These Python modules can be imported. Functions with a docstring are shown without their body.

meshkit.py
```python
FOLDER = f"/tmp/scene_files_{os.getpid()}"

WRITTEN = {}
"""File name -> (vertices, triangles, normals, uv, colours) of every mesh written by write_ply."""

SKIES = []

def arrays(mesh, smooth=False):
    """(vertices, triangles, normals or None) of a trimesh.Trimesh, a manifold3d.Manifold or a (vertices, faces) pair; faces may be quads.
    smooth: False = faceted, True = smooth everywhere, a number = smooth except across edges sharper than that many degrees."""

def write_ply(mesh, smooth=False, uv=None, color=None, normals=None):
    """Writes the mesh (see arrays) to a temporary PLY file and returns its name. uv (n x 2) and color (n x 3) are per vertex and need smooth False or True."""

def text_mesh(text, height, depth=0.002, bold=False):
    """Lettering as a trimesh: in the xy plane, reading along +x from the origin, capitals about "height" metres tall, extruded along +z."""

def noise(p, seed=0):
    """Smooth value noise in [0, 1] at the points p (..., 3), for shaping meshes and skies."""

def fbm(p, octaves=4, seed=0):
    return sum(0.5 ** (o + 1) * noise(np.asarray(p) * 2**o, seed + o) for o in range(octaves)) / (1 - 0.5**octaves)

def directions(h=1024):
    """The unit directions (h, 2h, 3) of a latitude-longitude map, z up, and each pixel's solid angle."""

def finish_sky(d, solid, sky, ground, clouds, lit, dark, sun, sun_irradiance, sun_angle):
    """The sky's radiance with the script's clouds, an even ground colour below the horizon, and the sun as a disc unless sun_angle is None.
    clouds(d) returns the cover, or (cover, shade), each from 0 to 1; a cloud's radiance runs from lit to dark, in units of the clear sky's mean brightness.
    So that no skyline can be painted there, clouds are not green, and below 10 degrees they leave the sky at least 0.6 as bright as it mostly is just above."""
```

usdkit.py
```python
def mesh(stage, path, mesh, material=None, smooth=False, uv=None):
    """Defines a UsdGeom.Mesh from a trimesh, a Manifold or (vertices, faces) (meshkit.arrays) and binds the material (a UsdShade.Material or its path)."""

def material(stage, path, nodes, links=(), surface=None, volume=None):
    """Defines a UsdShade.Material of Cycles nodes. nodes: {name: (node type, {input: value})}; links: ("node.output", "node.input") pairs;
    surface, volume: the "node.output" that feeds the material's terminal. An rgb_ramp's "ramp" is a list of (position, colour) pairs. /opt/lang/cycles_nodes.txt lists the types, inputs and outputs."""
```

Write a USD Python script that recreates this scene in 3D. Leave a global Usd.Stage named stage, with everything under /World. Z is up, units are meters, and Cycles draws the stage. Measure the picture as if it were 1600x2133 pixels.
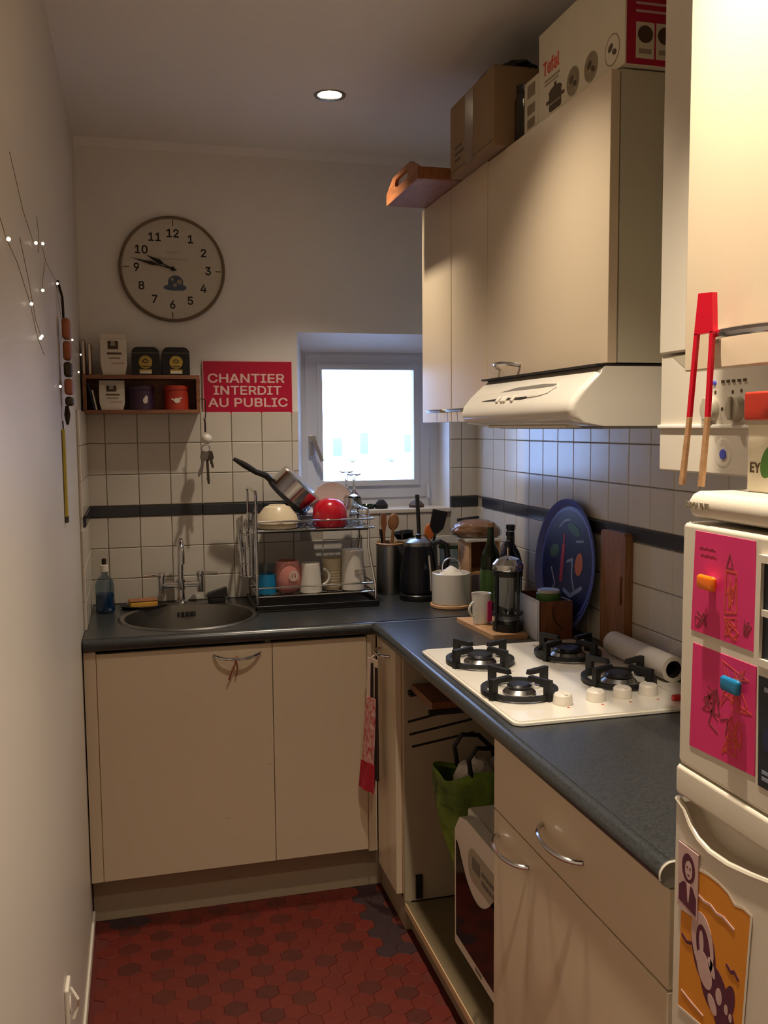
import math, random
import numpy as np, trimesh, usdkit, meshkit
from pxr import Usd, UsdGeom, UsdLux, UsdShade, Gf, Sdf
from shapely.geometry import Polygon, Point, box as sbox
from shapely.ops import unary_union
from shapely import affinity
random.seed(7); RNG = np.random.default_rng(7)
stage = Usd.Stage.CreateInMemory()
UsdGeom.SetStageUpAxis(stage, UsdGeom.Tokens.z); UsdGeom.SetStageMetersPerUnit(stage, 1.0)
UsdGeom.Xform.Define(stage, '/World'); UsdGeom.Scope.Define(stage, '/World/Looks')
stage.SetDefaultPrim(stage.GetPrimAtPath('/World'))

# ---------------------------------------------------------------- camera
FPX, YAW, PITCH, ROLL, EYE = 1949.4, 0.256905, -0.091039, -0.008286, (0.1622, 0.0, 1.4678)
EXPOSURE = 0.38
cam = UsdGeom.Camera.Define(stage, '/World/camera')
fw = np.array([math.sin(YAW)*math.cos(PITCH), math.cos(YAW)*math.cos(PITCH), math.sin(PITCH)])
rt = np.array([math.cos(YAW), -math.sin(YAW), 0]); up = np.cross(rt, fw)
c_, s_ = math.cos(ROLL), math.sin(ROLL)
rt, up = c_*rt + s_*up, -s_*rt + c_*up
cam.AddTransformOp().Set(Gf.Matrix4d(*rt, 0, *up, 0, *(-fw), 0, *EYE, 1))
cam.CreateHorizontalApertureAttr(24.0); cam.CreateVerticalApertureAttr(24.0*2133/1600)
cam.CreateFocalLengthAttr(24.0*FPX/1600); cam.CreateClippingRangeAttr(Gf.Vec2f(0.01, 200))
cam.CreateExposureAttr(EXPOSURE)

# ---------------------------------------------------------------- sky (bright overcast daylight outside the little window)
SKY = (0.79, 1.1, 1.9)
dome = UsdLux.DomeLight.Define(stage, '/World/sky')
dome.CreateColorAttr(Gf.Vec3f(*[v/1.9 for v in SKY])); dome.CreateIntensityAttr(1.9)
LAMP_POWER = dict(sink=12.0, hob=10.5, fridge=24.0, hall_fill=27.5)        # recessed lamps, built below in downlight(); the last is an unseen added fill
LAMP_COLOR = (1.0, 0.85, 0.67)

# ---------------------------------------------------------------- helpers
NAMES = {}
def numbered(parent, name):
    k = (parent, name); n = NAMES.get(k, 0); NAMES[k] = n + 1
    return f'{parent}/{name}' if n == 0 else f'{parent}/{name}_{n:03d}'
def meta(p, label=None, cat=None, group=None, kind=None):
    for k, v in (('label', label), ('category', cat), ('group', group), ('kind', kind)):
        if v: p.SetCustomDataByKey(k, v)
ORIGIN = {}
def thing(name, label, cat, loc=(0, 0, 0), group=None):
    path = numbered('/World', name)
    x = UsdGeom.Xform.Define(stage, path); x.AddTranslateOp().Set(Gf.Vec3d(*map(float, loc)))
    ORIGIN[path] = np.array(loc, float); meta(x.GetPrim(), label, cat, group); return path
def struct(name):
    path = numbered('/World', name); x = UsdGeom.Xform.Define(stage, path); ORIGIN[path] = np.zeros(3)
    meta(x.GetPrim(), kind='structure'); return path
def part(parent, name, m, mat, label=None, kind=None, smooth=30):
    """m in world coordinates; becomes a Mesh under the thing (or under one of its parts)."""
    path = numbered(parent, name); o = ORIGIN[parent]; ORIGIN[path] = o
    m = m.copy(); m.apply_translation(-o)
    usdkit.mesh(stage, path, m, MAT[mat], smooth=smooth); p = stage.GetPrimAtPath(path); meta(p, label=label, kind=kind)
    return path
def single(name, m, mat, label, cat, group=None, smooth=30):
    path = numbered('/World', name); usdkit.mesh(stage, path, m, MAT[mat], smooth=smooth)
    meta(stage.GetPrimAtPath(path), label, cat, group); return path
def copy_of(src, name, loc, label, group=None, rotz=0):
    path = numbered('/World', name); x = UsdGeom.Xform.Define(stage, path)
    x.GetPrim().GetReferences().AddInternalReference(src)
    x.ClearXformOpOrder(); x.AddTranslateOp().Set(Gf.Vec3d(*map(float, loc)))
    if rotz: x.AddRotateZOp().Set(rotz)
    x.GetPrim().SetInstanceable(True); meta(x.GetPrim(), label, None, group); return path

cat_ = trimesh.util.concatenate
def TM(v, f): return trimesh.Trimesh(np.asarray(v, float), np.asarray(f, int), process=False)
def bx(x0, x1, y0, y1, z0, z1, r=0.0):
    x0, x1 = min(x0, x1), max(x0, x1); y0, y1 = min(y0, y1), max(y0, y1); z0, z1 = min(z0, z1), max(z0, z1)
    c = np.array([(x0+x1)/2, (y0+y1)/2, (z0+z1)/2]); h = np.array([x1-x0, y1-y0, z1-z0])/2
    s = np.array([[a, b, d] for a in (-1, 1) for b in (-1, 1) for d in (-1, 1)], float)
    r = min(r, h.min()*.98)
    if r <= 0: return trimesh.convex.convex_hull(c + s*h)
    k = r*0.293
    pts = [c + s*(h - np.array(o)) for o in ((0, r, r), (r, 0, r), (r, r, 0), (k, k, r), (k, r, k), (r, k, k))]
    return trimesh.convex.convex_hull(np.vstack(pts))
def hull(pts): return trimesh.convex.convex_hull(np.asarray(pts, float))
def frame_of(d):
    d = np.asarray(d, float); d = d/np.linalg.norm(d)
    a = np.array([0, 0, 1.0]) if abs(d[2]) < .9 else np.array([1.0, 0, 0])
    u = np.cross(a, d); u /= np.linalg.norm(u); return u, np.cross(d, u), d
def cyl(p0, p1, r0, r1=None, n=24):
    p0, p1 = np.asarray(p0, float), np.asarray(p1, float); r1 = r0 if r1 is None else r1
    u, v, d = frame_of(p1-p0); t = np.linspace(0, 2*np.pi, n, endpoint=False)
    ring = np.outer(np.cos(t), u) + np.outer(np.sin(t), v)
    V = np.vstack([p0+ring*r0, p1+ring*r1, [p0], [p1]]); F = []
    for i in range(n):
        j = (i+1) % n; F += [[i, j, n+j], [i, n+j, n+i], [2*n, j, i], [2*n+1, n+i, n+j]]
    return TM(V, F)
def lathe(prof, c=(0, 0, 0), n=36, sx=1.0, sy=1.0, axis=None):
    """prof: (r, z) polyline from bottom to top (outer first); open ends with r=0 close themselves. axis: direction of z."""
    p = np.array(prof, float); m = len(p); t = np.linspace(0, 2*np.pi, n, endpoint=False)
    V = np.stack([np.outer(np.cos(t), p[:, 0])*sx, np.outer(np.sin(t), p[:, 0])*sy, np.tile(p[:, 1], (n, 1))], -1).reshape(-1, 3); F = []
    for i in range(n):
        for k in range(m-1):
            a, b = i*m+k, ((i+1) % n)*m+k
            if p[k, 0] > 1e-9: F.append([a, b, b+1])
            if p[k+1, 0] > 1e-9: F.append([a, b+1, a+1])
            elif p[k, 0] > 1e-9 and False: pass
    if axis is not None:
        u, v, d = frame_of(axis); V = V[:, :1]*u + V[:, 1:2]*v + V[:, 2:]*d
    me = TM(V + np.asarray(c, float), F); me.merge_vertices(); me.update_faces(me.nondegenerate_faces()); return me
def tube(pts, r, n=8, closed=False):
    P = np.asarray(pts, float); m = len(P)
    R = np.full(m, r) if np.ndim(r) == 0 else np.asarray(r, float)
    T = np.gradient(P, axis=0) if not closed else np.roll(P, -1, 0)-np.roll(P, 1, 0)
    T /= np.maximum(np.linalg.norm(T, axis=1, keepdims=True), 1e-12)
    u, v, _ = frame_of(T[0]); V = []; t = np.linspace(0, 2*np.pi, n, endpoint=False)
    for i in range(m):
        u = u - T[i]*(u@T[i]); u /= np.linalg.norm(u); v = np.cross(T[i], u)
        V.append(P[i] + R[i]*(np.outer(np.cos(t), u)+np.outer(np.sin(t), v)))
    V = np.vstack(V); F = []
    for i in range(m if closed else m-1):
        j = (i+1) % m
        for k in range(n):
            l = (k+1) % n; F += [[i*n+k, i*n+l, j*n+l], [i*n+k, j*n+l, j*n+k]]
    if not closed:
        V = np.vstack([V, P[:1], P[-1:]]); a = len(V)-2
        for k in range(n):
            l = (k+1) % n; F += [[a, l, k], [a+1, (m-1)*n+k, (m-1)*n+l]]
    return TM(V, F)
def bez(p0, p1, p2, p3, n=14):
    t = np.linspace(0, 1, n)[:, None]; p0, p1, p2, p3 = map(lambda a: np.asarray(a, float), (p0, p1, p2, p3))
    return (1-t)**3*p0+3*(1-t)**2*t*p1+3*(1-t)*t*t*p2+t**3*p3
def arc(c, u, v, r, a0, a1, n=16):
    t = np.radians(np.linspace(a0, a1, n))[:, None]
    return np.asarray(c, float)+r*(np.cos(t)*np.asarray(u, float)+np.sin(t)*np.asarray(v, float))
def extr(poly, d):
    ps = getattr(poly, 'geoms', [poly]); return cat_([trimesh.creation.extrude_polygon(p, d, engine='earcut') for p in ps if p.area > 0])
AX = dict(left=((0, -1, 0), (0, 0, 1), (-1, 0, 0)),     # on a surface that faces -x (cabinet fronts of the right run, fridge)
          cam=((1, 0, 0), (0, 0, 1), (0, -1, 0)),       # faces -y (back wall, back run)
          right=((0, 1, 0), (0, 0, 1), (1, 0, 0)),      # faces +x (left wall)
          top=((1, 0, 0), (0, 1, 0), (0, 0, 1)))
def on(m, o, ax):
    U, V, N = map(np.array, AX[ax] if isinstance(ax, str) else ax); v = np.asarray(m.vertices)
    return TM(np.asarray(o, float) + v[:, :1]*U + v[:, 1:2]*V + v[:, 2:]*N, m.faces)
def rect(u0, u1, v0, v1, r=0):
    p = sbox(min(u0, u1)+r, min(v0, v1)+r, max(u0, u1)-r, max(v0, v1)-r); return p.buffer(r, 4) if r else p
def ell(cx, cy, a, b=None, n=24, rot=0):
    b = a if b is None else b
    p = affinity.scale(Point(0, 0).buffer(1, n//4), a, b); return affinity.translate(affinity.rotate(p, rot, origin=(0, 0)), cx, cy)
def decal(poly, o, ax, t=.0006): return on(extr(poly, t), o, ax)
def text(s, h, o, ax, width=None, bold=False, depth=.0008, center=True):
    m = meshkit.text_mesh(s, h, depth, bold); b = m.bounds; w = b[1, 0]-b[0, 0]
    k = (width/w) if width else 1.0; v = np.array(m.vertices); v[:, 0] = (v[:, 0]-b[0, 0])*k
    if center: v[:, 0] -= w*k/2
    return on(TM(v, m.faces), o, ax)
def stroke(pts, w): 
    from shapely.geometry import LineString
    return LineString(pts).buffer(w/2, 3)
def rotm(m, axis, deg, about):
    m = m.copy(); m.apply_transform(trimesh.transformations.rotation_matrix(math.radians(deg), axis, about)); return m

# ---------------------------------------------------------------- materials
MAT = {}
def lin(h):
    if not isinstance(h, str): return tuple(h)
    v = [int(h[i:i+2], 16)/255 for i in (1, 3, 5)]
    return tuple(x/12.92 if x < .04045 else ((x+.055)/1.055)**2.4 for x in v)
def mat(name, col, rough=.5, metal=0.0, var=.06, scale=14, bump=0.0, bscale=200, spec=.5, coat=0.0, rnd=0.0, **kw):
    c = np.array(lin(col)); a, b = tuple(np.clip(c*(1-var), 0, 1)), tuple(np.clip(c*(1+var), 0, 1))
    nd = {'tc': ('texture_coordinate', {}), 'n': ('noise_texture', {'scale': scale, 'detail': 3.0}),
          'mx': ('mix_color', {'a': a, 'b': b}),
          'p': ('principled_bsdf', dict(roughness=rough, metallic=metal, specular_ior_level=spec, coat_weight=coat, **kw))}
    ln = [('tc.object', 'n.vector'), ('n.fac', 'mx.fac')]
    last = 'mx.result'
    if rnd:
        nd.update(oi=('object_info', {}), mr=('map_range', {'to_min': 1-rnd, 'to_max': 1+rnd}), hs=('hsv', {}))
        ln += [('oi.random', 'mr.value'), ('mr.result', 'hs.value'), (last, 'hs.color')]; last = 'hs.color'
    ln.append((last, 'p.base_color'))
    if bump:
        nd.update(bn=('noise_texture', {'scale': bscale, 'detail': 2.0}), bp=('bump', {'strength': bump, 'distance': .002}))
        ln += [('tc.object', 'bn.vector'), ('bn.fac', 'bp.height'), ('bp.normal', 'p.normal')]
    MAT[name] = usdkit.material(stage, f'/World/Looks/{name}', nd, ln, surface='p.BSDF')
def wood(name, c1, c2, rough=.45, sc=(3, 3, 40), ws=3.0):
    MAT[name] = usdkit.material(stage, f'/World/Looks/{name}', {
        'tc': ('texture_coordinate', {}), 'mp': ('mapping', {'scale': sc}), 'n': ('noise_texture', {'scale': ws, 'detail': 5.0, 'distortion': .8}),
        'r': ('rgb_ramp', {'ramp': [(.3, lin(c1)), (.7, lin(c2))]}), 'p': ('principled_bsdf', {'roughness': rough})},
        [('tc.object', 'mp.vector'), ('mp.vector', 'n.vector'), ('n.fac', 'r.fac'), ('r.color', 'p.base_color')], surface='p.BSDF')
def glass(name, col, rough=.02, ior=1.45):
    MAT[name] = usdkit.material(stage, f'/World/Looks/{name}', {'p': ('principled_bsdf', {'base_color': lin(col), 'roughness': rough, 'transmission_weight': 1.0, 'ior': ior})}, [], surface='p.BSDF')
def clear(name, col, fac=.12):
    MAT[name] = usdkit.material(stage, f'/World/Looks/{name}', {
        't': ('transparent_bsdf', {'color': lin(col)}), 'g': ('glossy_bsdf', {'color': (1, 1, 1), 'roughness': .03}),
        'f': ('layer_weight', {'blend': .5}), 'q': ('math', {'math_type': 'power', 'value2': 3.0}), 'q2': ('math', {'math_type': 'multiply_add', 'value2': .5, 'value3': .04}), 'm': ('mix_closure', {})},
        [('f.facing', 'q.value1'), ('q.value', 'q2.value1'), ('q2.value', 'm.fac'), ('t.BSDF', 'm.closure1'), ('g.BSDF', 'm.closure2')], surface='m.closure')
def emit(name, col, s):
    MAT[name] = usdkit.material(stage, f'/World/Looks/{name}', {'e': ('emission', {'color': lin(col), 'strength': s})}, [], surface='e.emission')
mat('plaster', '#ebe7e0', .75, var=.03, scale=5, bump=.15, bscale=60)
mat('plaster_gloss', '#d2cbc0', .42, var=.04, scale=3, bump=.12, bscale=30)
mat('ceiling_paint', '#ece7df', .85, var=.02, scale=4)
mat('tile_glaze', '#cfc7ba', .22, var=.05, scale=9, bump=.06, bscale=25, rnd=.05)
mat('tile_dark', '#33343a', .2, var=.1, scale=20, rnd=.06)
mat('grout', '#a99f90', .9)
mat('terracotta', '#5f1a0f', .5, var=.16, scale=30, bump=.1, bscale=120, rnd=.08)
mat('terracotta_dark', '#4b180e', .5, var=.16, scale=30, bump=.1, bscale=120, rnd=.12)
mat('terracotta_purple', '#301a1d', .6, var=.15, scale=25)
mat('floor_joint', '#55180d', .85)
mat('cream_laminate', '#d9c7ab', .27, var=.025, scale=3, bump=.03, bscale=180)
mat('cabinet_side', '#c6c1ab', .5, var=.02, scale=4)
mat('edge_tan', '#c8a77e', .5)
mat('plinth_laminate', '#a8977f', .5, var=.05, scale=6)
mat('carcass', '#b3a58e', .6, var=.04)
mat('niche_board_shaded', '#6f6047', .6, var=.08)  # carcass board with the dim niche's shade put into its colour
mat('slot_dark', '#1d1712', .8)
mat('worktop_laminate', '#343637', .28, var=.85, scale=210, bump=.06, bscale=300, spec=.6)
mat('aluminium', '#c9c9cc', .3, 1.0)
mat('chrome', '#d6d6d8', .12, 1.0, var=.0)
mat('brushed_steel', '#9b9a98', .3, 1.0, var=.1, scale=60)
mat('sink_steel', '#8b8883', .36, 1.0, var=.08, scale=40)
mat('white_enamel', '#f3ede0', .2, var=.01, coat=.3)
mat('white_plastic', '#ebe4d6', .4, var=.02)
mat('fridge_white', '#ded5c4', .33, var=.02, bump=.04, bscale=260)
mat('pvc_white', '#cfd2da', .35, var=.01)
mat('reveal_paint', '#f0f1f4', .4, var=.01)
mat('black_iron', '#17171a', .5, var=.2, bump=.1, bscale=150)
mat('black_plastic', '#141417', .35, var=.1)
mat('grey_plastic', '#7d786f', .45)
mat('dark_burner', '#26262a', .35, .3)
mat('sign_red', '#bb0a3a', .3, var=.03)
mat('sign_letter', '#e9c3ba', .4)
mat('clock_face', '#c6beae', .5, var=.09, scale=60)
mat('clock_rim', '#75624e', .5, var=.1)
mat('ink_black', '#14100e', .6)
mat('ink_brown', '#57432f', .7)
mat('ink_faint', '#9a8d78', .7)
mat('ink_blue', '#4d5a72', .7, var=.3, scale=80)
mat('paper_white', '#ded5c6', .7, var=.02)
mat('paper_blue', '#26324a', .6)
mat('gold_label', '#b0923c', .5, var=.3, scale=120)
mat('tin_black', '#15161c', .3)
mat('tin_purple', '#3d2440', .4)
mat('tin_red', '#b03524', .4)
mat('cardboard', '#937656', .8, var=.08, scale=30, bump=.1)
mat('packing_tape', '#7c6548', .25)
mat('box_white', '#d8ceb6', .5)
mat('box_red', '#b0163a', .45)
mat('print_red', '#d2452f', .5)
mat('print_brown', '#4c3a2a', .6, var=.5, scale=60)
mat('print_photo', '#8a7a62', .6, var=.6, scale=50)
mat('tongs_red', '#d80d2c', .3)
mat('liquid_blue', '#124a78', .1)
mat('sponge_yellow', '#d9a441', .9, bump=.6, bscale=160)
mat('bristle_black', '#1a1714', .9, bump=.8, bscale=160)
mat('ceramic_white', '#d9d3c9', .2, coat=.3)
mat('ceramic_cream', '#d8c8a8', .25, coat=.2)
mat('ceramic_pink', '#c9837a', .3, coat=.2)
mat('emblem_cream', '#d9bfae', .4)
mat('plastic_blue', '#1584b8', .3)
mat('plastic_red', '#b90f26', .22, coat=.4)
mat('plastic_milky', '#c9b9b4', .35)
mat('kettle_black', '#1b1d24', .18, .4)
mat('green_lid', '#4d7a34', .4)
mat('bread_crust', '#9a6540', .7, var=.25, scale=40, bump=.4, bscale=70)
mat('tray_blue', '#5763ae', .35)
mat('tray_navy', '#20264f', .35, var=.5, scale=26)
mat('print_orange', '#c9682c', .5)
mat('print_pale', '#8f95ae', .5)
mat('print_scarlet', '#b41d2b', .5)
mat('print_green', '#3c5a3c', .5)
mat('paper_pink', '#dd2f74', .6, var=.04, scale=20)
mat('crayon_dark', '#8a2c3c', .8, var=.3, scale=90)
mat('crayon_orange', '#cf4a3a', .8, var=.3, scale=90)
mat('paper_orange', '#d98a24', .55, var=.06)
mat('print_plum', '#5a2238', .6, var=.4, scale=60)
mat('print_lilac', '#cbaaa6', .6, var=.15, scale=50)
mat('magnet_orange', '#ff7a12', .25)
mat('magnet_blue', '#1a7cae', .2)
mat('photo_dark', '#17202c', .3, var=.5, scale=30)
mat('frame_white', '#e4dccb', .4)
mat('bag_green', '#4c6f26', .6, var=.75, scale=22)
mat('bag_dark', '#2b3a1c', .6, var=.3)
mat('window_maroon', '#1c0d0e', .08)
mat('cloth_red', '#b41e33', .85, var=.35, scale=60)
mat('cloth_white', '#d8c0ae', .9, var=.1, scale=50)
mat('cloth_dark', '#2a1712', .9)
mat('copper_brown', '#9c5a3c', .5, var=.3, scale=50)
mat('wire_dark', '#4a4238', .5, .6)
mat('yellow_tape', '#b7a23a', .5)
mat('led_blue', '#5a5fd0', .3)
mat('knob_grey', '#b5ac98', .4)
mat('lighter_red', '#c81f22', .3)
mat('facade', '#f7f7f7', .9, var=.01)
mat('courtyard', '#a8a39a', .9)
mat('facade_window', '#9cc0d4', .4)
mat('leaf_green', '#b4dcd2', .8, var=.2, scale=3)
wood('wood_shelf', '#704630', '#946243', sc=(4, 40, 40))
wood('wood_tray', '#7a4526', '#9c623a', sc=(30, 4, 30))
wood('wood_board', '#7d5232', '#a06d45', sc=(30, 30, 3))
wood('wood_pale', '#b98c62', '#d0a67a', sc=(4, 30, 30))
wood('wood_box', '#6a3d26', '#8a5534', sc=(30, 30, 5))
wood('cloth_print', '#b41e33', '#dcbcb0', .85, sc=(60, 60, 34), ws=1.6)
wood('bag_print', '#1e2e0c', '#86a53e', .6, sc=(9, 9, 9), ws=1.5)
glass('bottle_green', '#2c4a26', .05)
glass('clear_glass', '#f2f6f6', .02)
glass('jar_smoke', '#9c8f7e', .1)
clear('pane_glass', '#f6fbff')
clear('thin_film', '#dfe8ee')
emit('lamp_glow', (1.0, .82, .52), 14.0)
emit('bead_glint_glow', (1.0, .9, .72), 1.6)  # emission standing in for glints on the wall beads
mat('wire_pale', '#8f8068', .5, .5)

# ---------------------------------------------------------------- dimensions
D, W, H, F = 3.138, 1.335, 2.368, 0.07       # back wall, right wall, ceiling, floor level
YF, XF, ZT = 2.600, 0.803, 0.900             # worktop fronts and top
TP = 0.1005

# ================================================================ SETTING
fl = struct('floor')
part(fl, 'floor_bed', bx(-.2, W+.2, -1.8, D+.2, F-.1, F-.002), 'floor_joint')
def hexagon(cx, cy, a, z0, z1):
    t = np.radians(np.arange(6)*60+30); r = a/math.sqrt(3)
    o = np.c_[np.cos(t), np.sin(t)]
    return hull(np.vstack([np.c_[o*r+[cx, cy], np.full(6, z0)], np.c_[o*r+[cx, cy], np.full(6, z1-.0007)], np.c_[o*(r-.0008)+[cx, cy], np.full(6, z1)]]))
HP = .0555; rest = []; restd = []
for j in range(-40, 60):
    for i in range(-2, 30):
        cx, cy = (i + .5*(j % 2))*HP + .018, 2.07 + j*HP*math.sqrt(3)/2
        if not (.02 < cx < .835 and -1.7 < cy < 2.70): continue
        col = (i - (j//2)*2 - (j % 2)*2 + ((j+1)//2)) % 3
        q1, q2 = i - (j - (j % 2))//2, j
        dark = (q1 - q2) % 3 == 0 and random.random() < .8
        h = hexagon(cx, cy, HP-.0008, F-.004, F+random.uniform(-.0003, .0003))
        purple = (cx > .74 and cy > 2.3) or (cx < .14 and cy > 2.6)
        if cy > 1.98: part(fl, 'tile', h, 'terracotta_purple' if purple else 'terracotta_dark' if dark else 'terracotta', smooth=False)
        else: (restd if dark else rest).append(h)
part(fl, 'far_tiles', cat_(rest), 'terracotta', kind='stuff', smooth=False)
part(fl, 'far_dark_tiles', cat_(restd), 'terracotta_dark', kind='stuff', smooth=False)
ce = struct('ceiling')
holes = [(.70, 2.59), (.66, 1.64), (.67, .92), (.66, -.55)]
part(ce, 'plaster_slab', on(extr(sbox(-.2, -1.8, W+.2, D+.2).difference(unary_union([Point(*h).buffer(.036) for h in holes])), .08), (0, 0, H), 'top'), 'ceiling_paint', smooth=False)
part(ce, 'void_cover', bx(-.2, W+.2, -1.8, D+.2, H+.0801, H+.12), 'ceiling_paint')

def tile(u0, u1, v0, v1, o, ax, t=.006):
    g = .0009; a = [(u0+g, v0+g), (u1-g, v0+g), (u1-g, v1-g), (u0+g, v1-g)]; c = .0018
    b = [(u0+g+c, v0+g+c), (u1-g-c, v0+g+c), (u1-g-c, v1-g-c), (u0+g+c, v1-g-c)]
    return on(hull([(*p, 0) for p in a]+[(*p, t*.7) for p in a]+[(*p, t) for p in b]), o, ax)
ROWS = [(.900, .982), (.982, 1.0825), (1.0825, 1.183)]; ROWS2 = [(1.220+TP*k, 1.220+TP*(k+1)) for k in range(3)]; STR = (1.184, 1.219)
wb = struct('wall_back')
WX0, WX1, WZ0, WZ1 = .690, 1.228, 1.178, 1.784
part(wb, 'plaster', on(extr(sbox(-.3, 0, W+.3, H+.1).difference(sbox(WX0, WZ0, WX1, WZ1)), .16), (0, D+.16, 0), 'cam'), 'plaster', smooth=False)
gr = sbox(0, .87, W, 1.522).difference(sbox(WX0, WZ0, WX1, 2))
part(wb, 'grout_bed', decal(gr, (0, D, 0), 'cam', .004), 'grout', smooth=False)
cols = [-.037+TP*k for k in range(15)]
def tiles_on(w, cols, umin, umax, o, ax, cut=None, rows2=ROWS2, two=1):
    for ci in range(len(cols)-1):
        u0, u1 = max(cols[ci], umin), min(cols[ci+1], umax)
        if u1-u0 < .008: continue
        for z0, z1 in ROWS+rows2:
            a, b = u0, u1
            if cut and z1 > cut[2]:
                if a >= cut[0] and b <= cut[1]: 
                    if z0 >= cut[2]-.01: continue
                elif a < cut[0] < b: b = cut[0]
                elif a < cut[1] < b: a = cut[1]
                zz = min(z1, cut[2]-.012) if (a >= cut[0] and b <= cut[1]) else z1
            else: zz = z1
            if b-a > .008 and zz-z0 > .01: part(w, 'tile', tile(a, b, z0, zz, o, ax), 'tile_glaze', smooth=False)
    for ci in range(two, len(cols)-1, 2):
        u0, u1 = max(cols[ci], umin), min(cols[min(ci+2, len(cols)-1)], umax)
        if cut:
            if u0 < cut[0] < u1: u1 = cut[0]
            if u0 < cut[1] < u1: u0 = cut[1]
            if u0 >= cut[0] and u1 <= cut[1]: continue
        if u1-u0 > .01: part(w, 'border_tile', tile(u0, u1, *STR, o, ax, .009), 'tile_dark', smooth=False)
tiles_on(wb, cols, 0.0, W-.006, (0, D-.004, 0), 'cam', (WX0, WX1, WZ0), two=0)
wr = struct('wall_right')
part(wr, 'plaster', bx(W, W+.2, -1.8, D+.2, 0, H+.1), 'plaster')
part(wr, 'grout_bed', bx(W-.004, W, .95, D-.004, .87, 1.522), 'grout')
ycols = [1.963+TP*k for k in range(-11, 13)]
# the surface faces -x: u = -y
tiles_on(wr, sorted([-y for y in ycols]), -(D-.010), -.96, (W-.004, 0, 0), 'left')
wl = struct('wall_left')
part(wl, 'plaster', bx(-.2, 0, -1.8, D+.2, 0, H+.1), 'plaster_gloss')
part(wl, 'grout_bed', bx(0, .004, 2.735, D-.004, .87, 1.522), 'grout')
tiles_on(wl, [2.735+TP*k for k in range(6)], 2.735, D-.010, (.004, 0, 0), 'right')
wf = struct('wall_front'); part(wf, 'plaster', bx(-.2, W+.2, -1.95, -1.8, 0, H+.1), 'plaster')
tr = struct('trim_1'); part(tr, 'cove', hull([(0, D, H), (0, D-.018, H), (0, D, H-.022), (W, D, H), (W, D-.018, H), (W, D, H-.022)]), 'plaster')
bl = struct('baseboard_left'); part(bl, 'sealant_strip', bx(0, .007, .6, 2.674, F, F+.035, .003), 'paper_white')

# window in a deep reveal
wi = struct('window_1')
yw = D+.10
part(wi, 'reveal', hull([(WX0, D, WZ0), (WX0, D+.15, WZ0), (WX0+.045, D+.15, WZ0), (WX0, D, WZ1), (WX0, D+.15, WZ1), (WX0+.045, D+.15, WZ1)]), 'reveal_paint')
part(wi, 'reveal', hull([(WX0, D, WZ1), (WX1, D, WZ1), (WX0, D+.15, WZ1), (WX1, D+.15, WZ1), (WX0, D+.15, WZ1-.075), (WX1, D+.15, WZ1-.075)]), 'reveal_paint')
part(wi, 'reveal', bx(WX1-.003, WX1+.002, D-.004, D+.15, WZ0, WZ1), 'reveal_paint')
part(wi, 'sill', bx(WX0-.004, WX1, D-.014, D+.13, WZ0-.012, WZ0+.004, .003), 'tile_glaze')
ring = lambda a, b, t: on(extr(sbox(a[0], a[2], a[1], a[3]).difference(sbox(b[0], b[2], b[1], b[3])), t), (0, yw+t, 0), 'cam')
part(wi, 'frame', on(extr(sbox(WX0+.02, WZ0, WX1, WZ1-.04).difference(sbox(.752, 1.232, 1.168, 1.705)), .05), (0, yw+.06, 0), 'cam'), 'pvc_white', smooth=False)
sash = sbox(.735, 1.215, 1.185, 1.720).difference(sbox(.793, 1.277, 1.126, 1.668))
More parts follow.
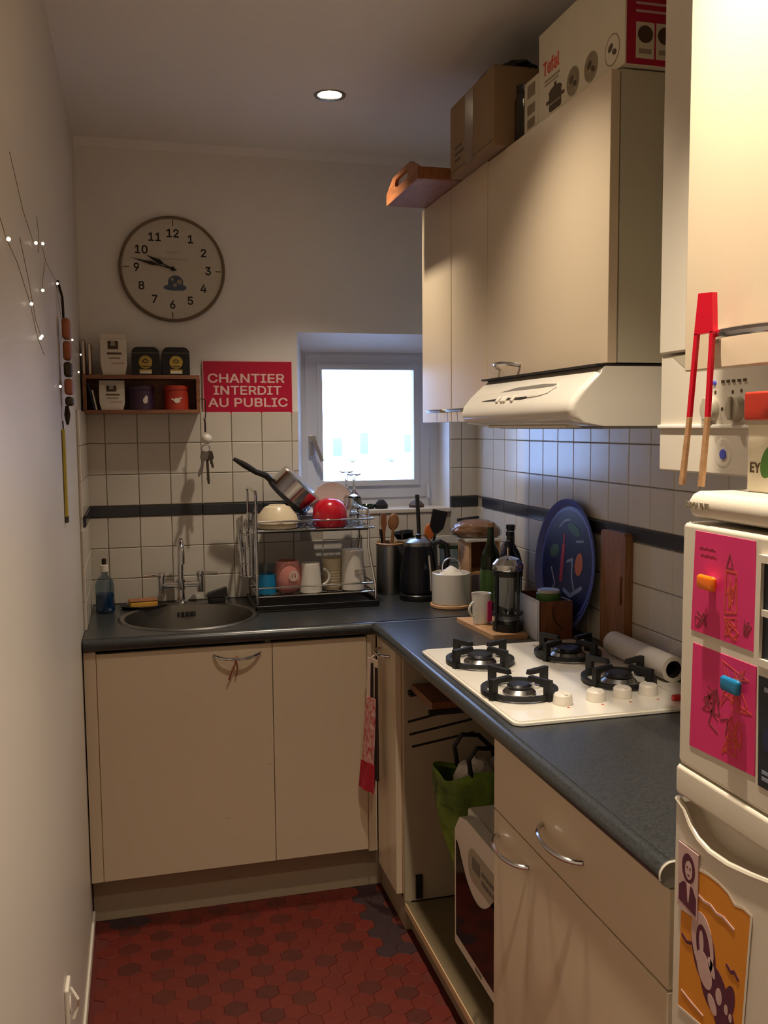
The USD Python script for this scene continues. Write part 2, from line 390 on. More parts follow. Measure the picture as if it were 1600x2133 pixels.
part(wi, 'sash', cat_([on(extr(sash, .03), (0, yw+.035, 0), 'cam'), on(extr(sash.intersection(sbox(.775, 1.258, 1.146, 1.688)), .008), (0, yw+.006, 0), 'cam')]), 'pvc_white', smooth=False)
part(wi, 'pane', bx(.785, 1.134, yw+.018, yw+.024, 1.27, 1.676), 'pane_glass')
hd = part(wi, 'handle_plate', bx(.742, .768, yw-.006, yw+.006, 1.365, 1.44, .003), 'aluminium')
part(hd, 'lever', cat_([cyl((.755, yw-.004, 1.42), (.755, yw-.035, 1.42), .008), hull([(.748, yw-.03, 1.428), (.762, yw-.03, 1.420), (.788, yw-.03, 1.352), (.778, yw-.03, 1.348), (.748, yw-.042, 1.428), (.762, yw-.042, 1.420), (.788, yw-.042, 1.352), (.778, yw-.042, 1.348)])]), 'aluminium')
for z in (1.235, 1.655): part(wi, 'hinge', cyl((1.178, yw-.004, z-.025), (1.178, yw-.004, z+.025), .006), 'pvc_white')

# ================================================================ outside: a pale house across the courtyard
ho = thing('house', 'pale house across the courtyard seen through the small window', 'house', (4, 16, -3))
part(ho, 'wall', bx(-1, 10, 16, 19, -3, 5.5), 'facade')
for k, (x, z, w, h) in enumerate([(3.46, .97, .15, .30), (3.95, 1.0, .13, .36), (4.75, 1.02, .16, .30), (5.4, 1.0, .16, .3), (2.9, 1.0, .14, .3)]):
    f = part(ho, 'window', bx(x, x+w, 15.97, 16.02, z, z+h), 'facade_window')
part(ho, 'roof', hull([(-1.3, 15.7, 5.5), (10.3, 15.7, 5.5), (-1.3, 19.3, 5.5), (10.3, 19.3, 5.5), (-1, 17.5, 7), (10, 17.5, 7)]), 'cardboard')
def shrub(x, y, z, r, label):
    s = trimesh.creation.icosphere(3, 1.0); v = np.array(s.vertices)
    v *= (1+.5*(meshkit.fbm(v*2.6+x, 4)-.5))[:, None]; s.vertices = v*[r*1.3, r*.8, r]+[x, y, z]
    t = thing('shrub', label, 'shrub', (x, y, z-r*1.4)); part(t, 'foliage', s, 'leaf_green'); part(t, 'trunk', cyl((x, y, .88), (x, y, z), .03), 'cardboard')
shrub(3.62, 15.2, .98, .085, 'green shrub outside the window, left of the pair by the pale house')
shrub(4.3, 15.2, .99, .10, 'green shrub outside the window, right of the pair by the pale house')
single('courtyard_ground', bx(-12, 20, D+.6, 15.9, -3.25, -3.0), 'courtyard', 'pale gravel ground of the courtyard below the window', 'ground')
single('street_ground', bx(-12, 20, 19.1, 60, -3.25, -3.0), 'courtyard', 'pale ground behind the house across the courtyard', 'ground')
single('garden_wall', bx(1.5, 7.5, 14.9, 15.5, -3.0, .88, .02), 'facade', 'low white garden wall in front of the pale house outside the window', 'wall')

# ================================================================ recessed lamps
def downlight(x, y, power, label, radius=.018, cone=47):
    t = thing('ceiling_downlight', label, 'ceiling lamp', (x, y, H), 'recessed ceiling lamps')
    part(t, 'bezel', lathe([(.034, -.001), (.043, -.003), (.044, .0), (.036, .001), (.034, -.001)], (x, y, H), 32), 'brushed_steel')
    part(t, 'reflector', lathe([(.034, -.001), (.035, .004), (.028, .035), (.027, .035), (.033, .004), (.034, -.001)], (x, y, H), 32), 'chrome')
    part(t, 'bulb', lathe([(0, .001), (.024, .002), (.030, .005), (.030, .020), (0, .024)], (x, y, H), 24), 'lamp_glow')
    l = UsdLux.SphereLight.Define(stage, t+'/lamp'); l.CreateRadiusAttr(radius); l.AddTranslateOp().Set(Gf.Vec3d(0, 0, -.012))
    l.CreateIntensityAttr(power/(4*math.pi**2*radius**2)*math.pi); l.CreateColorAttr(Gf.Vec3f(*LAMP_COLOR)); l.CreateNormalizeAttr(False)
    sh = UsdLux.ShapingAPI.Apply(l.GetPrim()); sh.CreateShapingConeAngleAttr(cone); sh.CreateShapingConeSoftnessAttr(1.0)
downlight(.70, 2.59, LAMP_POWER['sink'], 'small lit recessed ceiling lamp above the sink counter, the only one in view')
downlight(.66, 1.64, LAMP_POWER['hob'], 'recessed ceiling lamp in front of the hob', cone=49)
downlight(.67, .92, LAMP_POWER['fridge'], 'recessed ceiling lamp in front of the boiler and refrigerator')
downlight(.66, -.55, LAMP_POWER['hall_fill'], 'unseen recessed fill lamp added behind the camera at the kitchen entrance')  # added out of view to fill the room with light
# ================================================================ BASE CABINETS
def bow(p0, p1, out, r=.004, sag=(0, 0, 0), n=16):
    """curved pull between two screw points, bowing out of the door"""
    p0, p1, out, sag = map(lambda a: np.asarray(a, float), (p0, p1, out, sag))
    return tube(bez(p0, p0+out*1.3+sag+(p1-p0)*.12, p1+out*1.3+sag+(p0-p1)*.12, p1, n), r, 8)
YD = 2.623
sc = thing('sink_cabinet', 'cream sink cabinet with one wide door under the round sink', 'cabinet', (.26, YD, .2))
part(sc, 'gap_edge', bx(.0345, .0370, YD+.004, YD+.0175, .209, .855), 'edge_tan')
part(sc, 'filler_strip', bx(.003, .035, YD, YD+.018, .209, .862, .001), 'cream_laminate')
part(sc, 'door', bx(.0365, .5170, YD, YD+.018, .209, .855, .0015), 'cream_laminate')
part(sc, 'side_panel', bx(.003, .019, YD+.019, 3.12, .205, .862), 'carcass')
part(sc, 'side_panel', bx(.500, .516, YD+.019, 3.12, .205, .862), 'carcass')
part(sc, 'bottom_panel', bx(.0195, .4995, YD+.019, 3.12, .205, .221), 'carcass')
part(sc, 'handle', bow((.352, YD, .831), (.484, YD, .831), (0, -.03, 0), .0042, (0, 0, -.012)), 'chrome')
for px, pz in ((.375, .352), (.50, .50)): part(sc, 'scuff', bx(px, px+.008, YD-.0006, YD, pz, pz+.003), 'edge_tan')
tg = thing('ribbon', 'small brown ribbon loop hanging from the sink cabinet handle', 'ribbon', (.40, 2.59, .77))
part(tg, 'loop', tube([(.415, 2.602, .830), (.408, 2.594, .808), (.398, 2.598, .785), (.392, 2.606, .762)], .003, 6), 'copper_brown')
part(tg, 'tail', tube([(.413, 2.604, .815), (.417, 2.610, .79), (.413, 2.614, .768)], .0025, 6), 'copper_brown')
bc = thing('blind_corner_cabinet', 'cream corner cabinet with a plain door and no handle, right of the sink cabinet', 'cabinet', (.66, YD, .2))
part(bc, 'door', bx(.5185, .7950, YD, YD+.018, .209, .855, .0015), 'cream_laminate')
part(bc, 'corner_post', bx(.797, .824, YD+.004, YD+.030, .20, .860, .001), 'cream_laminate')
part(bc, 'bottom_panel', bx(.519, .82, YD+.019, 3.12, .205, .221), 'carcass')
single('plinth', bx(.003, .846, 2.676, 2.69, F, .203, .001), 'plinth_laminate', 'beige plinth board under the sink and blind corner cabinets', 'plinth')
cc = thing('corner_cabinet', 'narrow cream cabinet with towel handle, between the blind corner and the empty oven niche', 'cabinet', (.83, 2.52, .16))
part(cc, 'door', bx(.825, .842, 2.418, 2.620, .166, .855, .0015), 'cream_laminate')
sp = part(cc, 'side_panel', bx(.844, 1.31, 2.400, 2.416, .150, .862, .0008), 'carcass', 'side panel with three slanted slots facing the niche')
for (xa, za), (xb, zb) in (((.858, .663), (1.04, .695)), ((.862, .627), (1.04, .654)), ((.869, .592), (1.045, .616))):
    part(sp, 'slot', on(extr(stroke([(xa, za), (xb, zb)], .0065), .0008), (0, 2.400, 0), 'cam'), 'slot_dark')
part(cc, 'front_edge', bx(.8425, .860, 2.4165, 2.423, .166, .855), 'edge_tan')
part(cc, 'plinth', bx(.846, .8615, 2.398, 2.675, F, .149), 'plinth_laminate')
part(cc, 'handle', bow((.825, 2.585, .828), (.825, 2.475, .828), (-.026, 0, 0), .0042), 'chrome')
part(cc, 'foot_block', bx(.875, .893, 2.392, 2.3995, .158, .225), 'slot_dark')
ni = thing('niche_floor', 'shade-darkened cream bottom board with tan edge and plinth of the open oven niche', 'shelf board', (1.05, 2.05, F))
part(ni, 'floor_panel', bx(.846, 1.31, 1.690, 2.396, .132, .149), 'niche_board_shaded')
part(ni, 'front_edge', bx(.842, .8455, 1.690, 2.396, .130, .150, .001), 'edge_tan')
single('niche_back', bx(1.312, 1.324, 1.690, 2.396, .150, .862), 'carcass', 'cream back panel of the open oven niche behind the microwave', 'panel')
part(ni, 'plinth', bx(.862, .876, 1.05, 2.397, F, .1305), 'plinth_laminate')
du = thing('drawer_cabinet', 'cream base cabinet with a drawer above a door, next to the refrigerator', 'cabinet', (1.06, 1.37, F))
part(du, 'side_panel', bx(.844, 1.31, 1.668, 1.685, .132, .862), 'carcass')
part(du, 'side_panel', bx(.844, 1.31, 1.050, 1.066, F, .862), 'cabinet_side')
part(du, 'bottom_panel', bx(.844, 1.31, 1.0665, 1.6675, .132, .148), 'carcass')
dr = part(du, 'drawer', bx(.825, .843, 1.052, 1.683, .7145, .855, .0015), 'cream_laminate')
part(dr, 'handle', bow((.825, 1.454, .776), (.825, 1.300, .776), (-.030, 0, 0), .0042, (0, 0, -.004)), 'chrome')
do = part(du, 'door', bx(.825, .843, 1.052, 1.683, .135, .711, .0015), 'cream_laminate')
part(do, 'handle', bow((.825, 1.658, .669), (.825, 1.512, .669), (-.030, 0, 0), .0042, (0, 0, -.004)), 'chrome')
# ---------------------------------------------------------------- worktop
wt = thing('worktop', 'dark charcoal laminate L-shaped worktop with rounded front edge', 'worktop', (.7, 2.8, .865))
SKX, SKY_, SKR = .300, 2.858, .208
r = .0172; th = ZT-.865
p1 = sbox(.004, YF+r, 1.325, D-.007).difference(Point(SKX, SKY_).buffer(SKR-.012, 24)); p1 = p1.difference(sbox(XF-.001, 0, 2, 2.602))
def capsule(a, b): 
    return tube([a, b], r, 14)
part(wt, 'back_run', cat_([on(extr(p1, th), (0, 0, ZT-th), 'top'), capsule((.004, YF+r, ZT-th/2), (XF+r, YF+r, ZT-th/2))]), 'worktop_laminate')
p2 = sbox(XF+r, 1.043, 1.325, 2.598)
part(wt, 'side_run', cat_([on(extr(p2, th), (0, 0, ZT-th), 'top'), capsule((XF+r, 1.043, ZT-th/2), (XF+r, YF+r, ZT-th/2))]), 'worktop_laminate')
part(wt, 'joint_strip', bx(XF+.002, 1.32, 2.5955, 2.604, ZT-.002, ZT+.0005), 'aluminium')
th2 = [(XF+r-.0185*math.cos(a), ZT-th/2+.0185*math.sin(a)) for a in np.radians(np.linspace(-80, 90, 14))]
part(wt, 'end_trim', on(extr(Polygon(th2+[(.9, ZT), (.9, ZT-th-.001)]), .003), (0, 1.043, 0), 'cam'), 'grey_plastic', 'grey end trim with a painted highlight on its upper edge')
part(wt, 'end_trim_edge', tube([(x, 1.0395, z-.0010) for x, z in th2[5:]]+[(.9, 1.0395, ZT-.0012)], .0013, 6), 'paper_white')  # white line painted as the highlight along the worktop end
# ---------------------------------------------------------------- sink + tap
sk = thing('sink', 'round stainless steel sink set into the worktop below the tap', 'sink', (SKX, SKY_, ZT-.13))
part(sk, 'bowl', lathe([(SKR-.016, ZT+.0015), (SKR-.024, ZT-.03), (SKR-.04, ZT-.10), (SKR-.07, ZT-.125), (.03, ZT-.13), (0, ZT-.13)], (SKX, SKY_, 0), 48), 'sink_steel')
part(sk, 'rim', lathe([(SKR-.017, ZT+.0012), (SKR-.012, ZT+.0035), (SKR-.004, ZT+.004), (SKR+.002, ZT+.0004), (SKR-.017, ZT+.0004)], (SKX, SKY_, 0), 48), 'brushed_steel')
ov = part(sk, 'overflow', bx(SKX-.028, SKX+.028, SKY_+SKR-.034, SKY_+SKR-.026, ZT-.036, ZT-.020, .003), 'slot_dark')
for k in range(4): part(ov, 'bar', bx(SKX-.022+k*.0145, SKX-.0195+k*.0145, SKY_+SKR-.0355, SKY_+SKR-.034, ZT-.036, ZT-.020), 'brushed_steel')
part(sk, 'drain', lathe([(0, ZT-.1285), (.026, ZT-.128), (.028, ZT-.130)], (SKX, SKY_, 0), 24), 'chrome')
fx, fy = .287, 3.086
fa = thing('tap', 'chrome two-handle mixer tap with swan neck behind the sink', 'tap', (fx, fy, ZT))
part(fa, 'base', lathe([(.021, ZT), (.021, ZT+.006), (.013, ZT+.012), (.0105, ZT+.05), (.0, ZT+.05)], (fx, fy, 0), 24), 'chrome')
part(fa, 'body', cat_([cyl((fx-.062, fy, ZT+.062), (fx+.062, fy, ZT+.062), .0105), cyl((fx, fy, ZT+.045), (fx, fy, ZT+.078), .014)]), 'chrome')
part(fa, 'spout', tube(np.vstack([[(fx, fy, ZT+.07), (fx, fy, ZT+.13)], arc((fx, fy-.045, ZT+.165), (0, 1, 0), (0, 0, 1), .045, 0, 180, 16), [(fx, fy-.09, ZT+.14)]]), .0095, 12), 'chrome')
for s in (-1, 1):
    hd = part(fa, 'handle', cat_([cyl((fx+s*.062, fy, ZT+.035), (fx+s*.062, fy, ZT+.088), .011), lathe([(0, .104), (.010, .103), (.014, .094), (.012, .086), (0, .086)][::-1], (fx+s*.062, fy, ZT), 20)]), 'chrome')
    part(hd, 'lever', tube([(fx+s*.062, fy, ZT+.095), (fx+s*.09, fy-.004, ZT+.097), (fx+s*.118, fy-.008, ZT+.095)], [.006, .005, .004], 8), 'chrome')

# ================================================================ HOB
hb = thing('gas_hob', 'white enamel gas hob with four black grates and four knobs', 'hob', (1.06, 1.91, ZT))
hp = sbox(.836, 1.603, 1.286, 2.216).buffer(-.02).buffer(.02, 6)
part(hb, 'top_plate', cat_([on(extr(hp, .006), (0, 0, ZT), 'top'), on(extr(hp.buffer(-.006), .0035), (0, 0, ZT+.0055), 'top')]), 'white_enamel')
part(hb, 'seal', on(extr(hp.buffer(.0025), .0012), (0, 0, ZT), 'top'), 'black_plastic')
HZ = ZT+.009
for k, (x, y, rr) in enumerate([(.932, 2.047, .029), (.921, 1.785, .025), (1.160, 2.050, .034), (1.163, 1.806, .029)]):
    g = part(hb, 'grate', cat_([on(extr(Point(0, 0).buffer(.081, 12).difference(Point(0, 0).buffer(.071, 12)), .009), (x, y, HZ+.004), 'top')]), 'black_iron')
    for a in (25, 115, 205, 295):
        ca, sa = math.cos(math.radians(a)), math.sin(math.radians(a))
        prof = Polygon([(.070, .0), (.086, .0), (.086, .044), (.030, .044), (.026, .035), (.070, .033)])
        part(g, 'finger', on(extr(prof, .011), (x-sa*.0055, y+ca*.0055, HZ), ((ca, sa, 0), (0, 0, 1), (sa, -ca, 0))), 'black_iron')
    b = part(hb, 'burner', lathe([(rr+.008, HZ), (rr+.010, HZ+.004), (rr+.002, HZ+.012), (rr-.004, HZ+.013), (0, HZ+.013)], (x, y, 0), 32), 'brushed_steel')
    part(b, 'cap', lathe([(rr, HZ+.0132), (rr+.001, HZ+.017), (rr-.004, HZ+.0215), (0, HZ+.022)], (x, y, 0), 32), 'dark_burner')
    part(b, 'spark_plug', cyl((x+rr+.012, y+.012, HZ), (x+rr+.012, y+.012, HZ+.016), .003, n=8), 'ceramic_white')
for (x, y) in ((.975, 1.690), (1.050, 1.694), (1.112, 1.698), (1.174, 1.702)):
    kb = part(hb, 'knob', lathe([(.019, HZ), (.020, HZ+.004), (.0185, HZ+.019), (.016, HZ+.022), (0, HZ+.0225)], (x, y, 0), 28), 'white_plastic')
    part(kb, 'pointer', bx(x-.003, x+.003, y-.017, y+.017, HZ+.0222, HZ+.0238, .0005), 'white_plastic')
for x in (.975, 1.05, 1.112, 1.174): part(hb, 'mark', on(extr(Point(0, 0).buffer(.003, 4), .0003), (x, 1.664, HZ), 'top'), 'print_red')

# ================================================================ UPPER CABINETS + HOOD
XU = .975
def upper(name, y0, y1, z0, z1, label, hy, side=False):
    t = thing(name, label, 'cabinet', (1.15, (y0+y1)/2, z0), None)
    part(t, 'body', bx(XU+.020, 1.3245, y0, y1, z0+.001, z1), 'cabinet_side')
    d = part(t, 'door', bx(XU, XU+.0185, y0+.0015, y1-.0015, z0, z1-.001, .0015), 'cream_laminate')
    return t, d
ub1, d1 = upper('wall_cabinet', 2.380, 2.640, 1.478, 2.085, 'narrow cream wall cabinet nearest the window, under the wooden tray', 0)
part(d1, 'handle', cat_([cyl((XU, 2.505, 1.508), (XU-.024, 2.505, 1.508), .004, n=10), cyl((XU, 2.415, 1.508), (XU-.024, 2.415, 1.508), .004, n=10), tube([(XU-.022, 2.52, 1.508), (XU-.028, 2.46, 1.508), (XU-.022, 2.40, 1.508)], .0045, 8)]), 'brushed_steel')
ub2, d2 = upper('wall_cabinet', 2.1155, 2.3785, 1.478, 2.085, 'narrow cream wall cabinet between the window cabinet and the hood cabinet', 0)
part(d2, 'handle', cat_([cyl((XU, 2.335, 1.508), (XU-.024, 2.335, 1.508), .004, n=10), cyl((XU, 2.245, 1.508), (XU-.024, 2.245, 1.508), .004, n=10), tube([(XU-.022, 2.35, 1.508), (XU-.028, 2.29, 1.508), (XU-.022, 2.23, 1.508)], .0045, 8)]), 'brushed_steel')
ub3, d3 = upper('wall_cabinet', 1.522, 2.114, 1.577, 2.082, 'large cream wall cabinet above the cooker hood', 0)
part(d3, 'handle', bow((XU, 2.035, 1.598), (XU, 1.915, 1.598), (-.03, 0, 0), .0042, (0, 0, .010)), 'chrome')
hood = thing('cooker_hood', 'white cooker hood with sloped front under the large wall cabinet', 'cooker hood', (1.12, 1.82, 1.466))
def hprof(inset, s=1.0):
    x0 = .903+inset
    return [(1.324, 1.572), (XU-.004, 1.572), (.955+inset*.8, 1.560), (.925+inset, 1.533), (.908+inset, 1.512), (x0, 1.497), (x0+.002, 1.484), (x0+.014, 1.473), (x0+.05, 1.466), (1.324, 1.464)]
ys = [(1.522, .016), (1.527, .006), (1.537, 0), (2.09, 0), (2.104, .008), (2.112, .022)]
V, Fc = [], []; m = 10
for y, ins in ys: V += [(x, y, z) for x, z in hprof(ins)]
for i in range(len(ys)-1):
    for k in range(m):
        a, b = i*m+k, i*m+(k+1) % m; Fc += [[a, a+m, b+m], [a, b+m, b]]
for i, s in ((0, 1), (len(ys)-1, -1)):
    for k in range(1, m-1): Fc.append([i*m, i*m+k, i*m+k+1][::s])
hm = TM(V, Fc); hm.fix_normals()
part(hood, 'canopy', hm, 'white_enamel', smooth=35)
sd = np.array([.047, 0, .048]); sd /= np.linalg.norm(sd); nd = np.array([-sd[2], 0, sd[0]])
hax = ((0, -1, 0), tuple(sd), tuple(nd)); ho_ = np.array([.908, 1.82, 1.512])
part(hood, 'control_slot', on(extr(Polygon([(-.17, .012), (.05, .010), (.13, .016), (.135, .019), (.05, .016), (-.1, .016)]), .0025), ho_, hax), 'slot_dark')
lf = [(-.11, .036), (-.03, .047), (.10, .050), (.172, .046), (.158, .040), (.10, .038), (-.02, .037)]
part(hood, 'control_recess', on(extr(Polygon(lf), .002), ho_, hax), 'grey_plastic')
part(hood, 'control_lip', tube([tuple(ho_+np.array(hax[0])*u+sd*v+nd*.002) for u, v in ((.172, .046), (.182, .036), (.165, .022), (.13, .016), (.08, .014))], .002, 6), 'white_plastic')
for u in (-.07, -.045, -.03, .012): part(hood, 'button', on(bx(u-.006, u+.006, .004, .021, 0, .006, .002), ho_, hax), 'white_plastic')
part(hood, 'gap_seal', bx(.955, 1.32, 1.524, 2.10, 1.5722, 1.5762), 'slot_dark')  # dark strip in the open gap, painting the shade between hood and cabinet
part(hood, 'filter', bx(.99, 1.29, 1.56, 2.07, 1.460, 1.466), 'brushed_steel')
part(hood, 'lamp_cover', bx(.94, .975, 1.62, 2.02, 1.4625, 1.468, .002), 'white_plastic')

# ---------------------------------------------------------------- on top of the wall cabinets
ZC = 2.085
wd = thing('serving_tray', 'wooden serving tray with a handle slot overhanging the window-side wall cabinet', 'tray', (1.0, 2.40, ZC))
A = math.atan2(.05, .40)
def trayp(poly, t, z, U=(1, 0, 0), V=(0, 1, 0), N=(0, 0, 1)): return on(extr(poly, t), (0, 0, z), (U, V, N))
tx0, tx1, ty0, ty1 = .872, 1.21, 2.312, 2.600
part(wd, 'base', bx(tx0, tx1, ty0, ty1, ZC, ZC+.009, .002), 'wood_tray')
part(wd, 'side_rail', bx(tx0, tx1, ty1, ty1+.010, ZC, ZC+.030, .002), 'wood_tray')
part(wd, 'side_rail', bx(tx0, tx1, ty0-.010, ty0, ZC, ZC+.030, .002), 'wood_tray')
hpz = Polygon([(-.152, 0), (.152, 0), (.152, .030), (.085, .060), (-.085, .060), (-.152, .030)]).buffer(-.004).buffer(.004).difference(stroke([(-.05, .037), (.05, .037)], .022))
for x in (tx0-.010, tx1): part(wd, 'handle_end', on(extr(hpz, .010), (x+.010, (ty0+ty1)/2, ZC), 'left'), 'wood_tray')
cb = thing('cardboard_box', 'brown taped cardboard box beside the wooden tray on the wall cabinets', 'box', (1.03, 2.15, ZC))
bz0, bz1, by0, by1, bX0, bX1 = ZC, 2.255, 2.000, 2.296, .945, 1.12
part(cb, 'body', bx(bX0, bX1, by0, by1, bz0, bz1, .002), 'cardboard')
part(cb, 'tape', bx(bX0-.0006, bX0+.0002, by0+.13, by0+.185, bz0+.003, bz1-.001), 'packing_tape', 'glossy brown packing tape band')
part(cb, 'tape', bx(bX0-.0004, bX0+.0002, by0+.002, by1-.002, bz0+.012, bz0+.014), 'print_brown')
for k, (u, v, w) in enumerate([(.035, .06, .05), (.035, .045, .065), (.035, .03, .04)]):
    part(cb, 'print', bx(bX0-.0005, bX0+.0002, by1-u-w, by1-u, bz0+v, bz0+v+.007), 'print_brown')
for k in range(2): part(cb, 'flap', bx(bX0+.002+k*.087, bX0+.0855+k*.087, by0+.002, by1-.002, bz1, bz1+.0035, .001), 'cardboard')
bg = trimesh.creation.icosphere(3, 1.0); v = np.array(bg.vertices); v *= (1+.35*(meshkit.fbm(v*3, 3)-.5))[:, None]; v[:, 2] = np.maximum(v[:, 2], -.5)
bg.vertices = v*[.07, .12, .036]+[1.045, 2.17, bz1+.022]
single('folded_bag', bg, 'black_plastic', 'crumpled black bag lying on top of the cardboard box under the ceiling', 'bag')
def jar(x, y, label, r=.036, h=.12):
    t = thing('glass_jar', label, 'jar', (x, y, ZC), 'glass jars on the wall cabinets')
    part(t, 'body', lathe([(0, 0), (r*.9, 0), (r, .006), (r, h*.72), (r*.8, h*.85), (r*.8, h*.9), (r*.74, h*.9), (r*.74, h*.84), (r*.93, h*.71), (r*.93, .012), (0, .01)], (x, y, ZC), 28), 'jar_smoke')
    part(t, 'lid', lathe([(0, h*.9), (r*.84, h*.9), (r*.86, h*.92), (r*.84, h), (0, h*1.01)], (x, y, ZC), 28), 'black_plastic')
jar(1.065, 1.970, 'smoky glass jar with dark lid behind the other jar', .024)
jar(1.008, 1.970, 'front smoky glass jar between the cardboard box and the narrow white box', .024)
# white appliance boxes
nb = thing('narrow_box', 'narrow white printed box behind the large pot box on the wall cabinets', 'box', (1.08, 1.91, ZC))
part(nb, 'body', bx(.992, 1.18, 1.868, 1.940, ZC, 2.197, .0015), 'box_white')
for z, h_ in ((2.16, .026), (2.125, .02), (2.098, .018)): part(nb, 'picture', bx(.9913, .9921, 1.884, 1.922, z, z+h_), 'print_photo')
tf = thing('pot_box', 'large white cookware box with red end, red brand name and round food pictures', 'box', (1.15, 1.69, ZC))
fx0, fy0, fy1, fz1 = .992, 1.508, 1.866, 2.268
part(tf, 'body', bx(fx0, 1.25, fy0, fy1, ZC, fz1, .0015), 'box_white')
part(tf, 'red_end', bx(fx0+.003, 1.247, fy0-.0008, fy0, ZC+.001, fz1-.001), 'box_red')
def on_tf(poly, y, z, m_, n='picture', t=.0006): part(tf, n, on(extr(poly, t), (fx0, y, z), 'left'), m_, smooth=False)
part(tf, 'brand_name', text('Tefal', .026, (fx0, 1.805, 2.178), 'left', width=.075, bold=True), 'print_red', smooth=False)
on_tf(rect(-.035, .035, 0, .004), 1.80, 2.163, 'ink_faint', 'small_print'); on_tf(rect(-.035, .03, 0, .003), 1.80, 2.156, 'ink_faint', 'small_print')
pot = unary_union([rect(-.028, .028, -.022, .012, .006), ell(0, .014, .030, .010), rect(-.005, .005, .02, .031, .002), rect(-.042, .042, -.004, .003, .002)])
on_tf(pot, 1.785, 2.120, 'print_brown', 'pot_picture'); on_tf(rect(-.026, .026, -.007, -.004), 1.785, 2.118, 'ink_faint', 'pot_band', .0009)
for k, y in enumerate((1.706, 1.632, 1.552)):
    on_tf(ell(0, 0, .027).difference(ell(0, 0, .0245)), y, 2.124, 'ink_faint', 'ring')
    on_tf(ell(0, 0, .0245), y, 2.124, 'print_photo' if k < 2 else 'box_white', 'food_picture', .0004)
    on_tf(unary_union([ell(-.006, .005, .009, .006, rot=30), ell(.008, -.006, .008, .005, rot=-20)]), y, 2.124, 'print_brown', 'food', .0008)
def on_re(poly, x, z, m_, n='picture', t=.0007): part(tf, n, on(extr(poly, t), (x, fy0-.0008, z), 'cam'), m_, smooth=False)
for k, x in enumerate((1.030, 1.0685)):
    on_re(rect(-.0175, .0175, -.032, .028), x, 2.128, 'box_white', 'panel')
    on_re(ell(0, 0, .0145), x, 2.136, 'print_brown', 'dish_picture', .0011); on_re(rect(-.012, .012, -.024, -.016), x, 2.128, 'ink_faint', 'caption', .0011)
for z, w in ((2.185, .075), (2.172, .065)): on_re(rect(0, w, 0, .004), 1.012, z, 'print_lilac', 'small_print')

# ================================================================ BOILER + ITS CUPBOARD
bo = thing('boiler', 'white wall-hung gas boiler with control knobs, half hidden behind the cupboard door', 'boiler', (1.15, 1.15, 1.39))
BX0, BY0, BY1 = .975, .955, 1.353
part(bo, 'casing', bx(BX0, 1.3245, BY0, BY1, 1.578, 2.28, .004), 'fridge_white')
part(bo, 'lower_body', cat_([bx(BX0+.004, 1.3245, BY0+.001, BY1-.001, 1.463, 1.575, .002), bx(BX0+.003, 1.3245, BY0, BY1, 1.393, 1.4625, .004)]), 'fridge_white')
part(bo, 'ledge', bx(BX0-.001, BX0+.020, BY0, BY1, 1.461, 1.467, .0015), 'white_enamel')
part(bo, 'shadow_recess', hull([(BX0+.0045, y, z) for y, z in ((BY1-.035, 1.573), (BY0+.05, 1.573), (BY1-.07, 1.553), (BY0+.05, 1.553))]+[(BX0+.0035, y, z) for y, z in ((BY1-.035, 1.573), (BY0+.05, 1.573), (BY1-.07, 1.553), (BY0+.05, 1.553))]), 'knob_grey')  # thin flat grey plate; the shade of a recess is in its colour
bfx = BX0+.004
for y in (1.213, 1.152):
    k = part(bo, 'knob', lathe([(.019, 0), (.019, .004), (.0165, .009), (.014, .0105), (0, .011)], (bfx, y, 1.489), 28, axis=(-1, 0, 0)), 'knob_grey')
    part(k, 'grip', on(bx(-.004, .004, -.016, .017, 0, .004, .0015), (bfx-.0105, y, 1.489), 'left'), 'knob_grey')
    for a in (-40, 30, 75, 215): part(bo, 'scale_mark', on(extr(ell(.026*math.cos(math.radians(a+40)), .026*math.sin(math.radians(a+40)), .0028, n=8), .0005), (bfx, y, 1.489), 'left'), 'ink_brown')
part(bo, 'indicator_led', lathe([(.004, 0), (.003, .002), (0, .003)], (bfx, 1.206, 1.527), 16, axis=(-1, 0, 0)), 'led_blue')
for k in range(5): part(bo, 'button', on(bx(-.003, .003, -.002, .002, 0, .0015), (bfx, 1.186-k*.0125, 1.528), 'left'), 'ink_brown')
part(bo, 'gauge', lathe([(.022, 0), (.019, .0010), (.010, -.0), (.009, .0005), (0, .0005)], (BX0+.003, 1.181, 1.426), 32, axis=(-1, 0, 0)), 'fridge_white')
part(bo, 'gauge_eye', lathe([(.0075, .0005), (.007, .002), (0, .0025)], (BX0+.003, 1.180, 1.424), 24, axis=(-1, 0, 0)), 'led_blue')
bu = thing('boiler_cupboard', 'tall cream cupboard with curved chrome handle, brightly lit beside the boiler', 'cupboard', (1.0, .85, 1.535))
CX = .850
part(bu, 'top_panel', bx(CX+.019, 1.3245, .62, 1.081, 2.318, 2.336), 'cabinet_side')
part(bu, 'side_panel', bx(CX+.019, 1.3245, .62, .638, 1.535, 2.317), 'cabinet_side')
db = part(bu, 'door', bx(CX, CX+.0185, .620, 1.083, 1.535, 2.338, .002), 'cream_laminate')
part(db, 'handle', cat_([bow((CX, 1.012, 1.572), (CX, .852, 1.572), (-.034, 0, 0), .0055), cyl((CX, 1.012, 1.572), (CX-.006, 1.012, 1.572), .007, n=12), cyl((CX, .852, 1.572), (CX-.006, .852, 1.572), .007, n=12)]), 'chrome')
for z in (1.70, 2.2): part(bu, 'hinge', bx(CX+.0195, CX+.03, .640, .66, z, z+.04), 'brushed_steel')
to = thing('tongs', 'long red-handled wooden tongs hanging over the chrome cupboard handle', 'tongs', (.82, .99, 1.39))
